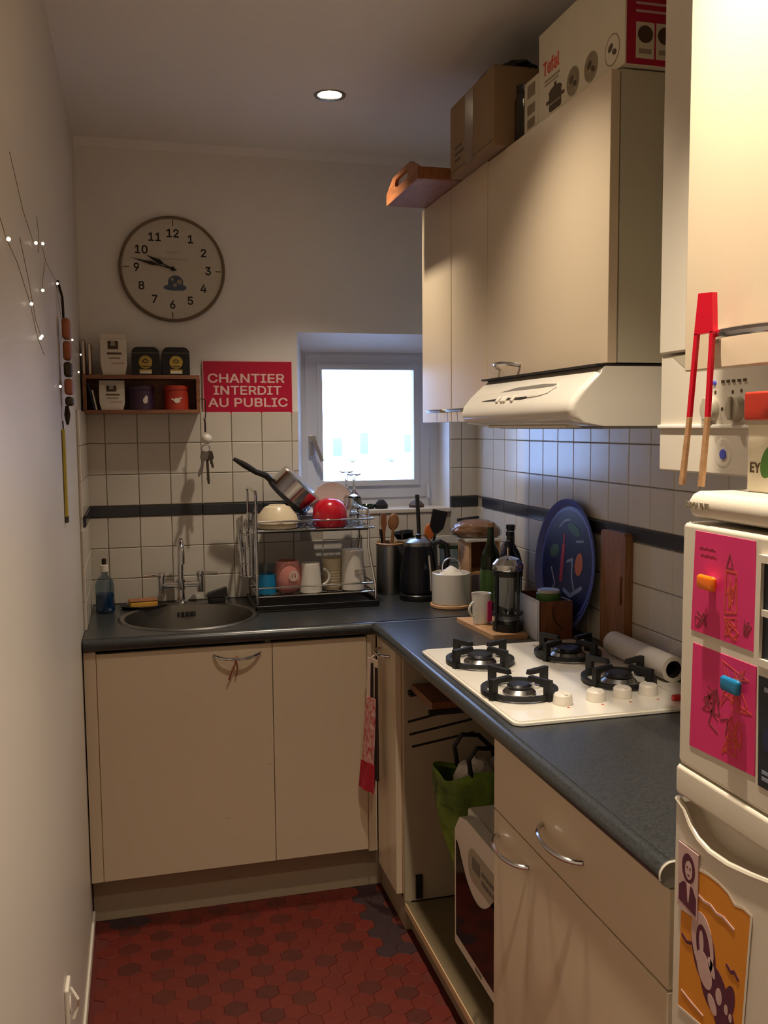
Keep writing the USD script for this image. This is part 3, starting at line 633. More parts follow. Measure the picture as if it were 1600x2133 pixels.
part(to, 'clip', hull([(x, y, z) for x in (.8125, .8195) for y, z in ((.998, 1.622), (.970, 1.620), (1.005, 1.574), (.967, 1.574))]), 'tongs_red')
for (ya, yb, yc) in ((1.0015, 1.0135, 1.027), (.970, .976, .986)):
    lg = part(to, 'arm', hull([(x, y, z) for x in (.8125, .8165) for y, z in ((ya+.0035, 1.575), (ya-.0035, 1.575), (yb+.0035, 1.476), (yb-.0035, 1.476))]), 'tongs_red')
    part(lg, 'tip', hull([(x, y, z) for x in (.8125, .8165) for y, z in ((yb+.0035, 1.4758), (yb-.0035, 1.4758), (yc+.0045, 1.393), (yc-.0045, 1.393))]), 'wood_pale', 'bare wooden tip')
part(to, 'hook', tube([(.8165, .985, 1.582), (.823, .985, 1.5825), (.829, .985, 1.582)], .003, 6), 'tongs_red')

# ================================================================ FRIDGE
FX = .790
fr = thing('refrigerator', 'white two-door refrigerator covered with drawings and magnets', 'refrigerator', (1.06, .7, F))
FY0, FY1 = .405, .986
part(fr, 'body', bx(FX+.050, 1.315, FY0, FY1-.004, F+.012, 1.354, .004), 'fridge_white')
part(fr, 'top_cap', bx(FX+.002, 1.315, FY0, FY1-.002, 1.357, 1.389, .012), 'fridge_white')
part(fr, 'freezer_door', bx(FX, FX+.048, FY0, FY1, 1.056, 1.352, .006), 'fridge_white')
part(fr, 'freezer_lip', bx(FX-.003, FX+.048, FY0, FY1, 1.018, 1.0555, .005), 'fridge_white')
cu = [(y, z) for y, z in ((FY1, 1.011), (.984, 1.010), (.968, 1.003), (.955, .988), (.938, .978), (.915, .973), (.88, .974), (.84, .981), (.80, .990), (.70, .998), (.55, 1.0), (FY0, 1.0))]
fd = part(fr, 'lower_door', cat_([bx(FX+.022, FX+.048, FY0, FY1, .14, 1.011, .004), on(extr(Polygon([(-FY1, .142)]+[(-FY1, 1.010)]+[(-y, z) for y, z in cu]+[(-FY0, .142)]).buffer(0), .0225), (FX+.0225, 0, 0), 'left')]), 'fridge_white', smooth=40)
part(fd, 'handle_ridge', tube([(FX+.0015, y, z) for y, z in cu[:-1]], .0042, 8), 'fridge_white')
part(fr, 'grille', bx(FX+.03, FX+.049, FY0, FY1-.01, F+.015, .136), 'grey_plastic')
part(fr, 'logo', text('PROLINE', .0075, (FX+.0018, .958, 1.369), 'left', width=.044, bold=True), 'ink_faint', smooth=False)
def sheet(name, pts, m_, label, cat, x=FX, t=.0008, group=None):
    c = np.mean(np.array(pts), axis=0); tt = thing(name, label, cat, (x, c[0], c[1]), group)
    part(tt, 'paper', on(extr(Polygon([(-y, z) for y, z in pts]).buffer(0), t), (x, 0, 0), 'left'), m_, smooth=False); return tt
def art(tt, pts, w, m_, x, name='drawing', lift=.0003):
    part(tt, name, on(extr(stroke([(-y, z) for y, z in pts], w), lift), (x, 0, 0), 'left'), m_, smooth=False)
def scribble(y0, y1, z0, z1, n, seed):
    r_ = random.Random(seed); return [(y0+(y1-y0)*r_.random(), z0+(z1-z0)*r_.random()) for _ in range(n)]
xp = FX-.0008
s1 = sheet('drawing', [(.957, 1.344), (.847, 1.344), (.842, 1.226), (.962, 1.226)], 'paper_pink', 'upper pink drawing with two lines of writing, held by the orange magnet', 'drawing')
for z, a in ((1.325, .947), (1.317, .945)):
    art(s1, [(a-.005*i, z+.0016*(i % 2)) for i in range(7)], .0011, 'crayon_dark', xp, 'writing')
art(s1, [(.890, 1.325), (.884, 1.309), (.896, 1.309), (.890, 1.325)], .002, 'crayon_dark', xp)
art(s1, [(.896, 1.306), (.878, 1.306), (.876, 1.262), (.897, 1.258), (.896, 1.306)], .0022, 'crayon_orange', xp); art(s1, scribble(.878, .896, 1.262, 1.306, 14, 3), .0014, 'crayon_orange', xp)
art(s1, scribble(.87, .90, 1.228, 1.258, 18, 4), .0013, 'crayon_orange', xp); art(s1, scribble(.93, .955, 1.230, 1.252, 14, 5), .0012, 'crayon_dark', xp); art(s1, scribble(.85, .865, 1.232, 1.262, 12, 6), .0013, 'crayon_dark', xp)
s2 = sheet('drawing', [(.957, 1.211), (.840, 1.211), (.838, 1.092), (.960, 1.086)], 'paper_pink', 'lower pink drawing covered in crayon scribbles, held by the blue magnet', 'drawing')
art(s2, scribble(.90, .935, 1.13, 1.17, 26, 8), .0013, 'crayon_dark', xp); art(s2, scribble(.86, .90, 1.095, 1.15, 22, 9), .0013, 'crayon_orange', xp)
art(s2, scribble(.845, .90, 1.15, 1.205, 22, 10), .0011, 'crayon_orange', xp); art(s2, [(.925, 1.16), (.915, 1.145), (.922, 1.125), (.905, 1.118)], .002, 'crayon_dark', xp); art(s2, [(.90, 1.135), (.886, 1.14), (.89, 1.12)], .002, 'crayon_dark', xp)
def magnet(y, z, m_, label):
    t = thing('magnet', label, 'magnet', (FX-.001, y, z))
    part(t, 'base', lathe([(.007, 0), (.007, .004), (0, .004)], (FX-.0008, y, z), 20, axis=(-1, 0, 0)), 'aluminium')
    part(t, 'knob', on(bx(-.0160, .0160, -.0085, .0085, 0, .008, .0035), (FX-.0048, y, z), 'left'), m_)
magnet(.921, 1.2885, 'magnet_orange', 'orange oblong magnet on the upper pink drawing')
magnet(.872, 1.1830, 'magnet_blue', 'blue oval magnet on the lower pink drawing')
pf = thing('framed_photo', 'white-framed dark photo on the freezer door edge beside the upper pink drawing', 'picture frame', (FX, .79, 1.27))
part(pf, 'frame', on(extr(rect(-.838, -.745, 1.215, 1.332, .003).difference(rect(-.830, -.753, 1.223, 1.324)), .006), (FX, 0, 0), 'left'), 'frame_white', smooth=False)
part(pf, 'photo', bx(FX-.002, FX, .752, .831, 1.2225, 1.3245), 'photo_dark'); part(pf, 'divider', bx(FX-.005, FX-.0021, .754, .829, 1.268, 1.275), 'frame_white')
po = sheet('postcard', [(.836, 1.203), (.745, 1.203), (.745, 1.085), (.832, 1.085)], 'photo_dark', 'dark postcard with pale lettering below the white photo frame', 'postcard')
for z, w, h_ in ((1.188, .03, .005), (1.10, .03, .004), (1.093, .03, .004)): part(po, 'lettering', on(extr(rect(-.826, -.826+w, z, z+h_), .0003), (xp, 0, 0), 'left'), 'print_pale', smooth=False)
part(po, 'blue_patch', on(extr(rect(-.826, -.79, 1.125, 1.15, .006), .0003), (xp, 0, 0), 'left'), 'tray_navy', smooth=False)
og = sheet('art_print', [(.935, .943), (.918, .946), (.895, .946), (.878, .943), (.866, .935), (.850, .939), (.836, .937), (.846, .80), (.86, .775), (.90, .758), (.972, .750), (.970, .875), (.945, .878), (.937, .90)], 'paper_orange', 'orange art print with a wavy white edge and plum shapes, on the lower door', 'picture', FX)
bpts = [(.935, .943), (.918, .946), (.895, .946), (.878, .943), (.866, .935), (.850, .939), (.836, .937), (.846, .80), (.86, .775), (.90, .758), (.972, .750)]
art(og, bpts, .0032, 'paper_white', xp, 'border')
def blob(tt, shapes, m_, name='shape', t=.0003): part(tt, name, on(extr(unary_union(shapes), t), (xp, 0, 0), 'left'), m_, smooth=False)
blob(og, [ell(-.922, .850, .024, .040, rot=10), ell(-.900, .815, .026, .030, rot=25), ell(-.880, .792, .020, .022), ell(-.872, .815, .010, .024, rot=-15)], 'print_plum', 'plum_shape')
blob(og, [ell(-.924, .858, .022, .036, rot=10).difference(ell(-.922, .852, .014, .028, rot=10)), ell(-.919, .828, .014, .022, rot=25), ell(-.926, .858, .0045, .014, rot=5)], 'print_lilac', 'pale_shape', .0005)
blob(og, [ell(-.905, .838, .005, .012, rot=30), ell(-.890, .812, .006, .010), ell(-.902, .795, .007, .012, rot=35), ell(-.876, .805, .0035, .006), ell(-.868, .800, .003, .005)], 'print_lilac', 'pale_shape', .0005)
for a in ((.884, .905), (.872, .900), (.86, .893)): pass
art(og, [(.876, .858), (.868, .854), (.863, .858), (.856, .853)], .004, 'print_plum', xp, 'bat_shape', .0008); art(og, [(.965, .846), (.955, .842), (.945, .846)], .004, 'print_plum', xp, 'bat_shape', .0008)
art(og, [(.935, .912), (.922, .910), (.91, .912), (.898, .908), (.885, .910), (.866, .906)], .0028, 'print_lilac', xp, 'lettering', .0008)
art(og, [(.965, .775), (.945, .772), (.92, .770)], .002, 'print_lilac', xp, 'lettering', .0008)
ph = thing('photo', 'small lilac and plum photo overlapping the orange print on the lower door', 'photo', (FX-.0012, .953, .92))
part(ph, 'paper', bx(FX-.0028, FX-.0014, .9335, .975, .880, .961), 'print_lilac')
part(ph, 'figure', on(extr(unary_union([ell(-.953, .936, .0135, .018), Polygon([(-.972, .889), (-.936, .884), (-.936, .905), (-.944, .916), (-.963, .916), (-.972, .908)])]), .0003), (FX-.0028, 0, 0), 'left'), 'print_plum', smooth=False)
part(ph, 'face', on(extr(unary_union([ell(-.952, .934, .0075, .0115), Polygon([(-.956, .917), (-.948, .917), (-.951, .894), (-.953, .894)])]), .0005), (FX-.0028, 0, 0), 'left'), 'print_lilac', smooth=False)
part(ph, 'features', on(extr(unary_union([ell(-.955, .937, .0014), ell(-.949, .937, .0014), rect(-.9545, -.9495, .9275, .929)]), .0007), (FX-.0028, 0, 0), 'left'), 'print_plum', smooth=False)
pk = thing('carton', 'white carton with red lid and a green leaf print standing on the refrigerator', 'carton', (.88, .90, 1.389))
part(pk, 'body', bx(.846, .93, .80, .944, 1.389, 1.472, .003), 'box_white')
part(pk, 'lid', bx(.842, .934, .796, .9475, 1.4715, 1.504, .003), 'tin_red')
part(pk, 'band', bx(.8445, .9315, .7985, .9455, 1.466, 1.4725), 'knob_grey')
part(pk, 'lettering', text('EY', .011, (.846, .928, 1.412), 'left', width=.018, bold=True), 'ink_brown', smooth=False)
part(pk, 'leaf_print', on(extr(ell(0, 0, .012, .02, rot=-25), .0005), (.846, .905, 1.425), 'left'), 'green_lid', smooth=False)
# ================================================================ BACK WALL: clock, sign, shelf, keys
ck = thing('wall_clock', 'large round cream wall clock with black hands above the small shelf', 'clock', (.290, D-.003, 1.975))
kc, kz, kr = .290, 1.975, .166
part(ck, 'case', lathe([(0, 0), (kr-.004, 0), (kr-.002, .014), (kr-.010, .014), (0, .013)], (kc, D-.0005, kz), 64, axis=(0, -1, 0)), 'clock_rim')
part(ck, 'rim', lathe([(kr-.010, .010), (kr-.009, .018), (kr-.004, .0205), (kr, .016), (kr+.001, .006), (kr-.003, 0)], (kc, D-.0005, kz), 64, axis=(0, -1, 0)), 'clock_rim')
cy = D-.0145
part(ck, 'face', lathe([(0, 0), (kr-.0095, 0), (kr-.0095, .0012), (0, .0012)], (kc, cy+.001, kz), 64, axis=(0, -1, 0)), 'clock_face')
cy -= .0004
for h in range(1, 13):
    a = math.radians(90-30*h-1.5); rr = .112
    part(ck, 'numeral', text(str(h), .0245, (kc+rr*math.cos(a), cy, kz+rr*math.sin(a)-.012), 'cam', bold=True), 'ink_black', smooth=False)
for q in range(4):
    a = math.radians(90*q-1.5); ca, sa = math.cos(a), math.sin(a)
    part(ck, 'quarter_mark', on(extr(stroke([(.136*ca, .136*sa), (.153*ca, .153*sa)], .003), .0006), (kc, cy, kz), 'cam'), 'ink_brown', smooth=False)
part(ck, 'script', on(extr(stroke([(-.020+.004*i, .052+.002*(i % 2)) for i in range(11)], .0016), .0006), (kc, cy, kz), 'cam'), 'ink_faint', smooth=False)
part(ck, 'script', on(extr(stroke([(-.055+.0045*i, .031+.0035*math.sin(i*1.9)) for i in range(24)], .0018), .0006), (kc, cy, kz), 'cam'), 'ink_faint', smooth=False)
part(ck, 'bouquet_print', on(extr(unary_union([ell(.008, -.042, .024, .022), ell(-.012, -.058, .018, .008), ell(.024, -.058, .018, .009), ell(.004, -.056, .026, .012)]), .0005), (kc, cy, kz), 'cam'), 'ink_blue', smooth=False)
part(ck, 'bouquet_print', on(extr(unary_union([ell(.020, -.040, .008), ell(.006, -.05, .006), ell(-.002, -.032, .005)]), .0009), (kc, cy, kz), 'cam'), 'ink_faint', smooth=False)
def hand(L, w, deg, lift):
    a = math.radians(deg); p = Polygon([(-.012, -.0016), (L*.35, -.0018), (L*.5, -w), (L*.72, -w*.5), (L, 0), (L*.72, w*.5), (L*.5, w), (L*.35, .0018), (-.012, .0016)])
    return on(extr(affinity.rotate(p, deg, origin=(0, 0)), .0012), (kc, cy-lift, kz), 'cam')
part(ck, 'hour_hand', hand(.092, .0075, 153, .004), 'ink_black', smooth=False)
part(ck, 'minute_hand', hand(.132, .0055, 166.5, .006), 'ink_black', smooth=False)
part(ck, 'hub', cyl((kc, cy, kz), (kc, cy-.009, kz), .0065), 'ink_black')

sg = thing('warning_sign', 'red sign reading CHANTIER INTERDIT AU PUBLIC beside the window', 'sign', (.523, D-.004, 1.513))
sx0, sx1, sz0, sz1 = .376, .671, 1.512, 1.687
part(sg, 'board', bx(sx0, sx1, D-.0095, D-.0045, sz0, sz1, .0008), 'sign_red')
part(sg, 'pale_edge', on(extr(rect(sx0, sx1, sz0, sz1).difference(rect(sx0+.0022, sx1-.0022, sz0+.0022, sz1-.0022)), .0004), (0, D-.0095, 0), 'cam'), 'sign_letter', smooth=False)
for s, w, z, xo in (('CHANTIER', .252, 1.6165, .5185), ('INTERDIT', .224, 1.577, .522), ('AU PUBLIC', .262, 1.5375, .523)):
    part(sg, 'lettering', text(s, .0275, (xo, D-.0095, z), 'cam', width=w, bold=True, depth=.0006), 'sign_letter', smooth=False)

hx = thing('wall_shelf', 'small brown wooden box shelf with open front under the clock', 'shelf', (.18, D-.06, 1.515))
sy0, sy1 = D-.108, D-.0105
part(hx, 'top_board', bx(.006, .360, sy0, sy1, 1.622, 1.634, .001), 'wood_shelf'); part(hx, 'bottom_board', bx(.006, .360, sy0, sy1, 1.514, 1.526, .001), 'wood_shelf')
part(hx, 'side_board', bx(.006, .017, sy0, sy1, 1.5262, 1.6218), 'wood_shelf'); part(hx, 'side_board', bx(.349, .360, sy0, sy1, 1.5262, 1.6218), 'wood_shelf')
part(hx, 'back_board', bx(.0172, .3488, sy1-.004, sy1, 1.5262, 1.6218), 'wood_shelf')
def coffee(x0, x1, z0, h, label):
    t = thing('coffee_packet', label, 'packet', ((x0+x1)/2, D-.07, z0)); ya, yb = D-.098, D-.045
    part(t, 'bag', hull([(x0+.006, ya+.004, z0), (x1-.006, ya+.004, z0), (x0+.006, yb, z0), (x1-.006, yb, z0), (x0, ya, z0+h*.25), (x1, ya, z0+h*.25), (x0, yb, z0+h*.25), (x1, yb, z0+h*.25), (x0, ya+.012, z0+h*.85), (x1, ya+.012, z0+h*.85), (x0, yb-.012, z0+h*.85), (x1, yb-.012, z0+h*.85)]), 'paper_white')
    part(t, 'folded_top', bx(x0, x1, ya+.020, yb-.020, z0+h*.84, z0+h, .001), 'paper_white')
    f = lambda u0, u1, v0, v1, m_, k=0: part(t, 'print', hull([(x0+(x1-x0)*u, ya+.0115*max(0, (v-.25))/.6-.0006-d, z0+h*v) for u in (u0, u1) for v in (v0, v1) for d in (0, .0006)]), m_)
    f(.28, .68, .62, .82, 'print_brown'); f(.25, .8, .49, .54, 'ink_brown'); f(.3, .75, .38, .42, 'ink_faint'); f(.4, .9, .26, .30, 'print_lilac'); f(.4, .56, .70, .82, 'paper_white', 1)
coffee(.062, .140, 1.634, .128, 'white coffee packet standing on top of the wall shelf')
coffee(.054, .130, 1.526, .092, 'white coffee packet inside the wall shelf beside the purple tin')
def caddy(x, label):
    t = thing('tea_caddy', label, 'tea tin', (x, D-.062, 1.634)); w = .042; y0 = D-.100; y1 = D-.022
    arch = unary_union([rect(-w, w, 0, .040), rect(-w, w, .01, .087, .019)])
    part(t, 'body', on(extr(arch, y1-y0), (x, y1, 1.634), 'cam'), 'tin_black', smooth=False)
    part(t, 'lid_line', on(extr(rect(-w*1.0, w*1.0, .068, .0695), .0006), (x, y0, 1.634), 'cam'), 'grey_plastic', smooth=False)
    part(t, 'label', on(extr(unary_union([ell(0, .040, .0205), rect(-.019, .019, .004, .018)]), .0006), (x, y0, 1.634), 'cam'), 'gold_label', 'yellow label', smooth=False)
    part(t, 'label_print', on(extr(unary_union([ell(0, .043, .009, .006).difference(ell(0, .043, .006, .0035)), rect(-.012, .012, .0255, .028)]), .001), (x, y0, 1.634), 'cam'), 'ink_black', smooth=False)
    part(t, 'label_base', on(extr(rect(-.017, .017, .005, .013), .001), (x, y0, 1.634), 'cam'), 'paper_white', smooth=False)
caddy(.196, 'black tea tin with yellow label on the shelf, next to the coffee packet')
caddy(.289, 'black tea tin with yellow label on the shelf, at its right end')
def mugtin(name, x, r, h, m_, label, logo):
    y = sy0+r+.006
    t = thing(name, label, 'tin', (x, y, 1.526)); z = 1.526
    part(t, 'body', lathe([(0, 0), (r, 0), (r+.001, .003), (r, h-.016), (r-.001, h-.014), (0, h-.014)], (x, y, z), 36), m_)
    part(t, 'lid', lathe([(r+.0012, h-.014), (r+.002, h-.012), (r+.002, h-.002), (r, h), (0, h)], (x, y, z), 36), m_)
    part(t, 'logo', on(extr(logo, .0012), (x, y-r-.0005, z+h*.38), 'cam'), 'paper_white', smooth=False)
mugtin('purple_tin', .180, .0385, .076, 'tin_purple', 'purple round tin with white motif inside the wall shelf', unary_union([ell(.012, 0, .0075, .0095), ell(.015, .008, .005, .008)]))
mugtin('red_tin', .289, .0375, .076, 'tin_red', 'red-orange round tin with white teapot motif inside the wall shelf', unary_union([ell(0, 0, .010, .008), stroke([(-.016, .005), (-.008, 0)], .004), stroke([(.006, .004), (.012, .008)], .005)]))
for k, (x, sl, m_, lb) in enumerate([(.020, .018, 'paper_blue', 'dark blue leaflet leaning inside the wall shelf at the left'), (.0315, .012, 'paper_white', 'pale leaflet leaning inside the wall shelf beside the dark blue one')]):
    single('leaflet', hull([(x+a, y, 1.5262+b) for y in (sy0+.006, sy1-.012) for a, b in ((sl, .0), (sl+.004, .0), (0, .082-k*.02), (.004, .082-k*.02))]), m_, lb, 'leaflet')
for k, (x, h, m_, lb) in enumerate([(.012, .105, 'wood_shelf', 'thin brown booklet standing at the left end on the wall shelf'), (.030, .095, 'copper_brown', 'reddish booklet standing on the wall shelf left of the coffee packet')]):
    t = thing('booklet', lb, 'booklet', (x, D-.06, 1.634)); part(t, 'cover', bx(x-.0045, x+.0045, D-.098, D-.03, 1.634, 1.634+h, .001), m_); part(t, 'pages', bx(x-.003, x+.003, D-.0988, D-.0981, 1.636, 1.632+h), 'paper_white')
ke = thing('key_bunch', 'bunch of keys with a pale ball fob hanging from the wall shelf corner', 'keys', (.375, 3.03, 1.30))
kx, ky = .3735, D-.095
part(ke, 'hook', tube([(.361, ky, 1.560), (.368, ky, 1.562), (kx+.004, ky, 1.552), (kx+.003, ky, 1.510), (kx, ky, 1.492), (kx-.006, ky, 1.497)], .002, 6), 'wire_dark')
part(ke, 'strap', tube([(kx, ky, 1.493), (kx+.001, ky, 1.475), (kx+.001, ky, 1.455)], .003, 6), 'cloth_dark')
ball = trimesh.creation.icosphere(2, .0165); ball.apply_translation((kx+.005, ky, 1.433)); part(ke, 'ball_fob', ball, 'ceramic_white')
part(ke, 'ring', tube(arc((kx+.001, ky, 1.402), (1, 0, 0), (0, 0, 1), .0125, 0, 345, 20), .0016, 6, True), 'brushed_steel')
for k, (dx, sw, L, m_) in enumerate([(-.004, -.012, .075, 'brushed_steel'), (.003, .004, .105, 'wire_dark'), (.010, .012, .055, 'wire_dark'), (.001, -.028, .085, 'brushed_steel')]):
    a = np.array([kx+dx, ky-.004-.003*k, 1.393]); b = a+np.array([sw, 0, -L]); d = (b-a)/np.linalg.norm(b-a); sdv = np.array([-d[2], 0, d[0]])
    pl = [(-.010, 0), (.010, 0), (.011, .022), (.004, .030), (.004, L-.004), (0, L), (-.004, L-.006), (-.0035, L-.014), (-.006, L-.018), (-.004, L-.022), (-.004, .030), (-.011, .022)]
    part(ke, 'key', on(extr(Polygon(pl), .0022), a, (tuple(sdv), tuple(d), tuple(np.cross(sdv, d)))), m_, smooth=False)

# ================================================================ LEFT WALL
gl = thing('fairy_lights', 'fine wire string of tiny beads with glints made as glow, pinned along the left wall', 'bead string', (.004, 2.0, 1.7))
wires = [[(1.05, 1.80), (1.34, 1.717), (1.46, 1.708), (1.598, 1.666), (1.727, 1.624), (1.80, 1.60)], [(1.42, 1.85), (1.56, 1.80), (1.714, 1.782), (1.843, 1.805), (1.95, 1.79), (2.16, 1.780), (2.40, 1.74)], [(1.50, 1.75), (1.60, 1.70), (1.70, 1.65), (1.754, 1.63)], [(1.90, 1.78), (1.82, 1.72), (1.806, 1.716)], [(2.16, 1.78), (2.30, 1.70), (2.51, 1.617), (2.829, 1.63)], [(1.78, 1.84), (1.80, 1.81), (1.79, 1.78)]]
for w_ in wires:
    P_ = [(.0045+.003*math.sin(3*i), y, z) for i, (y, z) in enumerate(w_)]; part(gl, 'wire', tube(P_, .0006, 5), 'wire_pale')
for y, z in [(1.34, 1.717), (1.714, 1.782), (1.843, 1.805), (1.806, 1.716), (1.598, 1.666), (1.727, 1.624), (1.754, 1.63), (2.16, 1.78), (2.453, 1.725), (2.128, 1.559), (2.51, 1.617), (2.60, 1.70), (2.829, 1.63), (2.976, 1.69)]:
    b = trimesh.creation.icosphere(1, .0029); b.apply_translation((.0075, y, z)); part(gl, 'bulb', b, 'bead_glint_glow')  # beads that emit to imitate glints; no real light source
part(gl, 'wire', tube([(.005, 2.128, 1.559), (.005, 2.2, 1.66), (.005, 2.453, 1.725), (.005, 2.60, 1.70), (.005, 2.976, 1.69)], .0006, 5), 'wire_pale')
hg = thing('hanging_ornament', 'copper-brown hanging ornament on the left wall beside the shelf', 'ornament', (.012, 2.25, 1.5))
part(hg, 'cord', tube([(.004, 2.215, 1.795), (.012, 2.225, 1.76), (.012, 2.235, 1.715)], .003, 6), 'cloth_dark')
for k, (y, z0, z1, w, m_) in enumerate([(2.235, 1.668, 1.714, .022, 'copper_brown'), (2.24, 1.622, 1.664, .016, 'copper_brown'), (2.245, 1.585, 1.618, .020, 'wire_dark'), (2.25, 1.545, 1.581, .024, 'copper_brown'), (2.255, 1.520, 1.541, .020, 'wire_dark')]):
    part(hg, 'segment', bx(.0085, .026, y-w, y+w, z0, z1, .006), m_)
part(hg, 'tassel', tube([(.012, 2.24, 1.52), (.012, 2.243, 1.50), (.012, 2.240, 1.478)], [.004, .007, .003], 7), 'cloth_dark')
rl = thing('ruler', 'yellow folding ruler hanging on the left wall below the copper ornament', 'ruler', (.004, 2.22, 1.27))
part(rl, 'blade', bx(.0015, .0075, 2.205, 2.228, 1.272, 1.468, .001), 'yellow_tape')
part(rl, 'cord', tube([(.004, 2.216, 1.468), (.004, 2.214, 1.478), (.003, 2.222, 1.486)], .0015, 6), 'cloth_dark'); part(rl, 'tip', bx(.001, .008, 2.204, 2.229, 1.258, 1.2715, .001), 'wire_dark')
skt = thing('wall_socket', 'small white wall socket with a stub of cable low on the left wall', 'socket', (.0, 1.77, .39))
part(skt, 'plate', bx(.0, .008, 1.745, 1.80, .350, .43, .003), 'paper_white'); part(skt, 'cable', tube([(.009, 1.772, .42), (.022, 1.765, .40), (.020, 1.785, .375), (.012, 1.775, .355)], .003, 7), 'paper_white'); part(skt, 'insert', cyl((.0075, 1.772, .39), (.0095, 1.772, .39), .017), 'white_plastic')

# ================================================================ AROUND THE SINK
sb = thing('soap_bottle', 'clear dish-soap bottle half full of blue liquid in the counter corner', 'bottle', (.052, 3.0, ZT)); bxx, byy = .052, 2.995
part(sb, 'bottle', lathe([(0, 0), (.027, 0), (.029, .004), (.029, .085), (.024, .105), (.0105, .118), (.0105, .128), (.0095, .128), (.0095, .117), (.023, .1045), (.028, .085), (.028, .004), (0, .002)], (bxx, byy, ZT), 28), 'thin_film')
part(sb, 'liquid', lathe([(0, .0025), (.0275, .0045), (.0275, .060), (0, .060)], (bxx, byy, ZT), 28), 'liquid_blue')
part(sb, 'cap', lathe([(0, .1285), (.0125, .1285), (.012, .148), (.008, .150), (0, .150)], (bxx, byy, ZT), 20), 'paper_white'); part(sb, 'nozzle', lathe([(0, .1505), (.007, .1505), (.0065, .168), (0, .169)], (bxx, byy, ZT), 16), 'cloth_dark')
sdh = thing('soap_dish', 'dark shallow dish on the counter left of the tap holding a sponge', 'dish', (.165, 3.06, ZT))
part(sdh, 'dish', lathe([(0, 0), (.062, 0), (.075, .010), (.073, .011), (.060, .003), (0, .003)], (.165, 3.045, ZT), 32, 1, .75), 'black_plastic')
sg_ = thing('sponge', 'worn yellow sponge lying on the dark dish left of the tap', 'sponge', (.165, 3.045, ZT+.003)); part(sg_, 'foam', rotm(bx(.122, .208, 3.02, 3.07, ZT+.0035, ZT+.022, .004), (0, 0, 1), 8, (.165, 3.045, 0)), 'sponge_yellow'); part(sg_, 'scourer', rotm(bx(.122, .208, 3.02, 3.07, ZT+.0222, ZT+.026, .001), (0, 0, 1), 8, (.165, 3.045, 0)), 'bread_crust')
br = thing('scrubbing_brush', 'black scrubbing brush on the counter right of the tap', 'brush', (.41, 3.04, ZT))
part(br, 'bristles', bx(.37, .425, 3.03, 3.07, ZT, ZT+.022, .006), 'bristle_black'); part(br, 'back', hull([(.362, 3.03, ZT+.0225), (.362, 3.07, ZT+.0225), (.432, 3.03, ZT+.0225), (.432, 3.07, ZT+.0225), (.37, 3.035, ZT+.034), (.37, 3.065, ZT+.034), (.43, 3.035, ZT+.052), (.43, 3.065, ZT+.052)]), 'black_plastic')

# ================================================================ DISH RACK AND DISHES
rk = thing('dish_rack', 'two-tier chrome dish rack with black drip tray full of dishes under the window', 'dish rack', (.69, 2.97, ZT))
rx0, rx1, ry0, ry1 = .512, .880, 2.862, 3.085; Z1, Z2 = .945, 1.150
part(rk, 'drip_tray', cat_([bx(rx0-.012, rx1+.012, ry0-.02, ry1+.01, ZT, ZT+.006, .002), bx(rx0-.012, rx1+.012, ry0-.02, ry0-.014, ZT+.004, ZT+.020, .002), bx(rx0-.012, rx0-.006, ry0-.02, ry1+.01, ZT+.004, ZT+.020, .002), bx(rx1+.006, rx1+.012, ry0-.02, ry1+.01, ZT+.004, ZT+.020, .002)]), 'black_plastic')
def wireloop(z, y0=ry0, y1=ry1, x0=rx0, x1=rx1): return tube([(x0, y0, z), (x1, y0, z), (x1, y1, z), (x0, y1, z)], .0028, 7, True)
def cornerloop(z): return cat_([cyl((rx0, ry0, z), (rx1, ry0, z), .0028, n=8), cyl((rx0, ry1, z), (rx1, ry1, z), .0028, n=8), cyl((rx0, ry0, z), (rx0, ry1, z), .0028, n=8), cyl((rx1, ry0, z), (rx1, ry1, z), .0028, n=8)])
for nm, z in (('lower_basket', Z1), ('upper_basket', Z2)):
    ms = [cornerloop(z), cornerloop(z+.028)]
    for k in range(1, 18): ms.append(cyl((rx0+(rx1-rx0)*k/18, ry0, z), (rx0+(rx1-rx0)*k/18, ry1, z), .0014, n=6))
    for k in range(1, 4): ms.append(cyl((rx0, ry0+(ry1-ry0)*k/4, z-.002), (rx1, ry0+(ry1-ry0)*k/4, z-.002), .0016, n=6))
    part(rk, nm, cat_(ms), 'chrome')
part(rk, 'side_frame', cat_([tube([(rx0-.004, ry0, ZT+.006), (rx0-.004, ry0, 1.262), (rx0-.004, ry0+.010, 1.272), (rx0-.004, ry1-.01, 1.272), (rx0-.004, ry1, 1.262), (rx0-.004, ry1, ZT+.006)], .0045, 8)]), 'chrome')
part(rk, 'side_frame', cat_([tube([(rx1+.004, ry0, ZT+.006), (rx1+.004, ry0, .965), (rx1-.012, ry0+.02, 1.08), (rx1-.012, ry0+.02, 1.18), (rx1-.012, ry0+.03, 1.205), (rx1-.012, ry1-.01, 1.205), (rx1+.004, ry1, 1.19), (rx1+.004, ry1, ZT+.006)], .0045, 8)]), 'chrome')
part(rk, 'shelf_panel', bx(rx0+.004, rx1-.016, ry0+.012, ry1-.004, Z2-.0085, Z2-.004), 'black_plastic', 'dark drip panel under the upper tier')
ZL, ZU = Z1+.003, Z2+.003
cbx = thing('cutlery_basket', 'wire cutlery basket hooked on the left side of the dish rack', 'basket', (.48, 2.86, 1.02))
gx, gy = .482, 2.885
ms = [tube(arc((gx, gy, z), (1, 0, 0), (0, 1, 0), .0225, 0, 342, 18), .0016, 6, True) for z in (1.012, 1.05, 1.10, 1.14)]
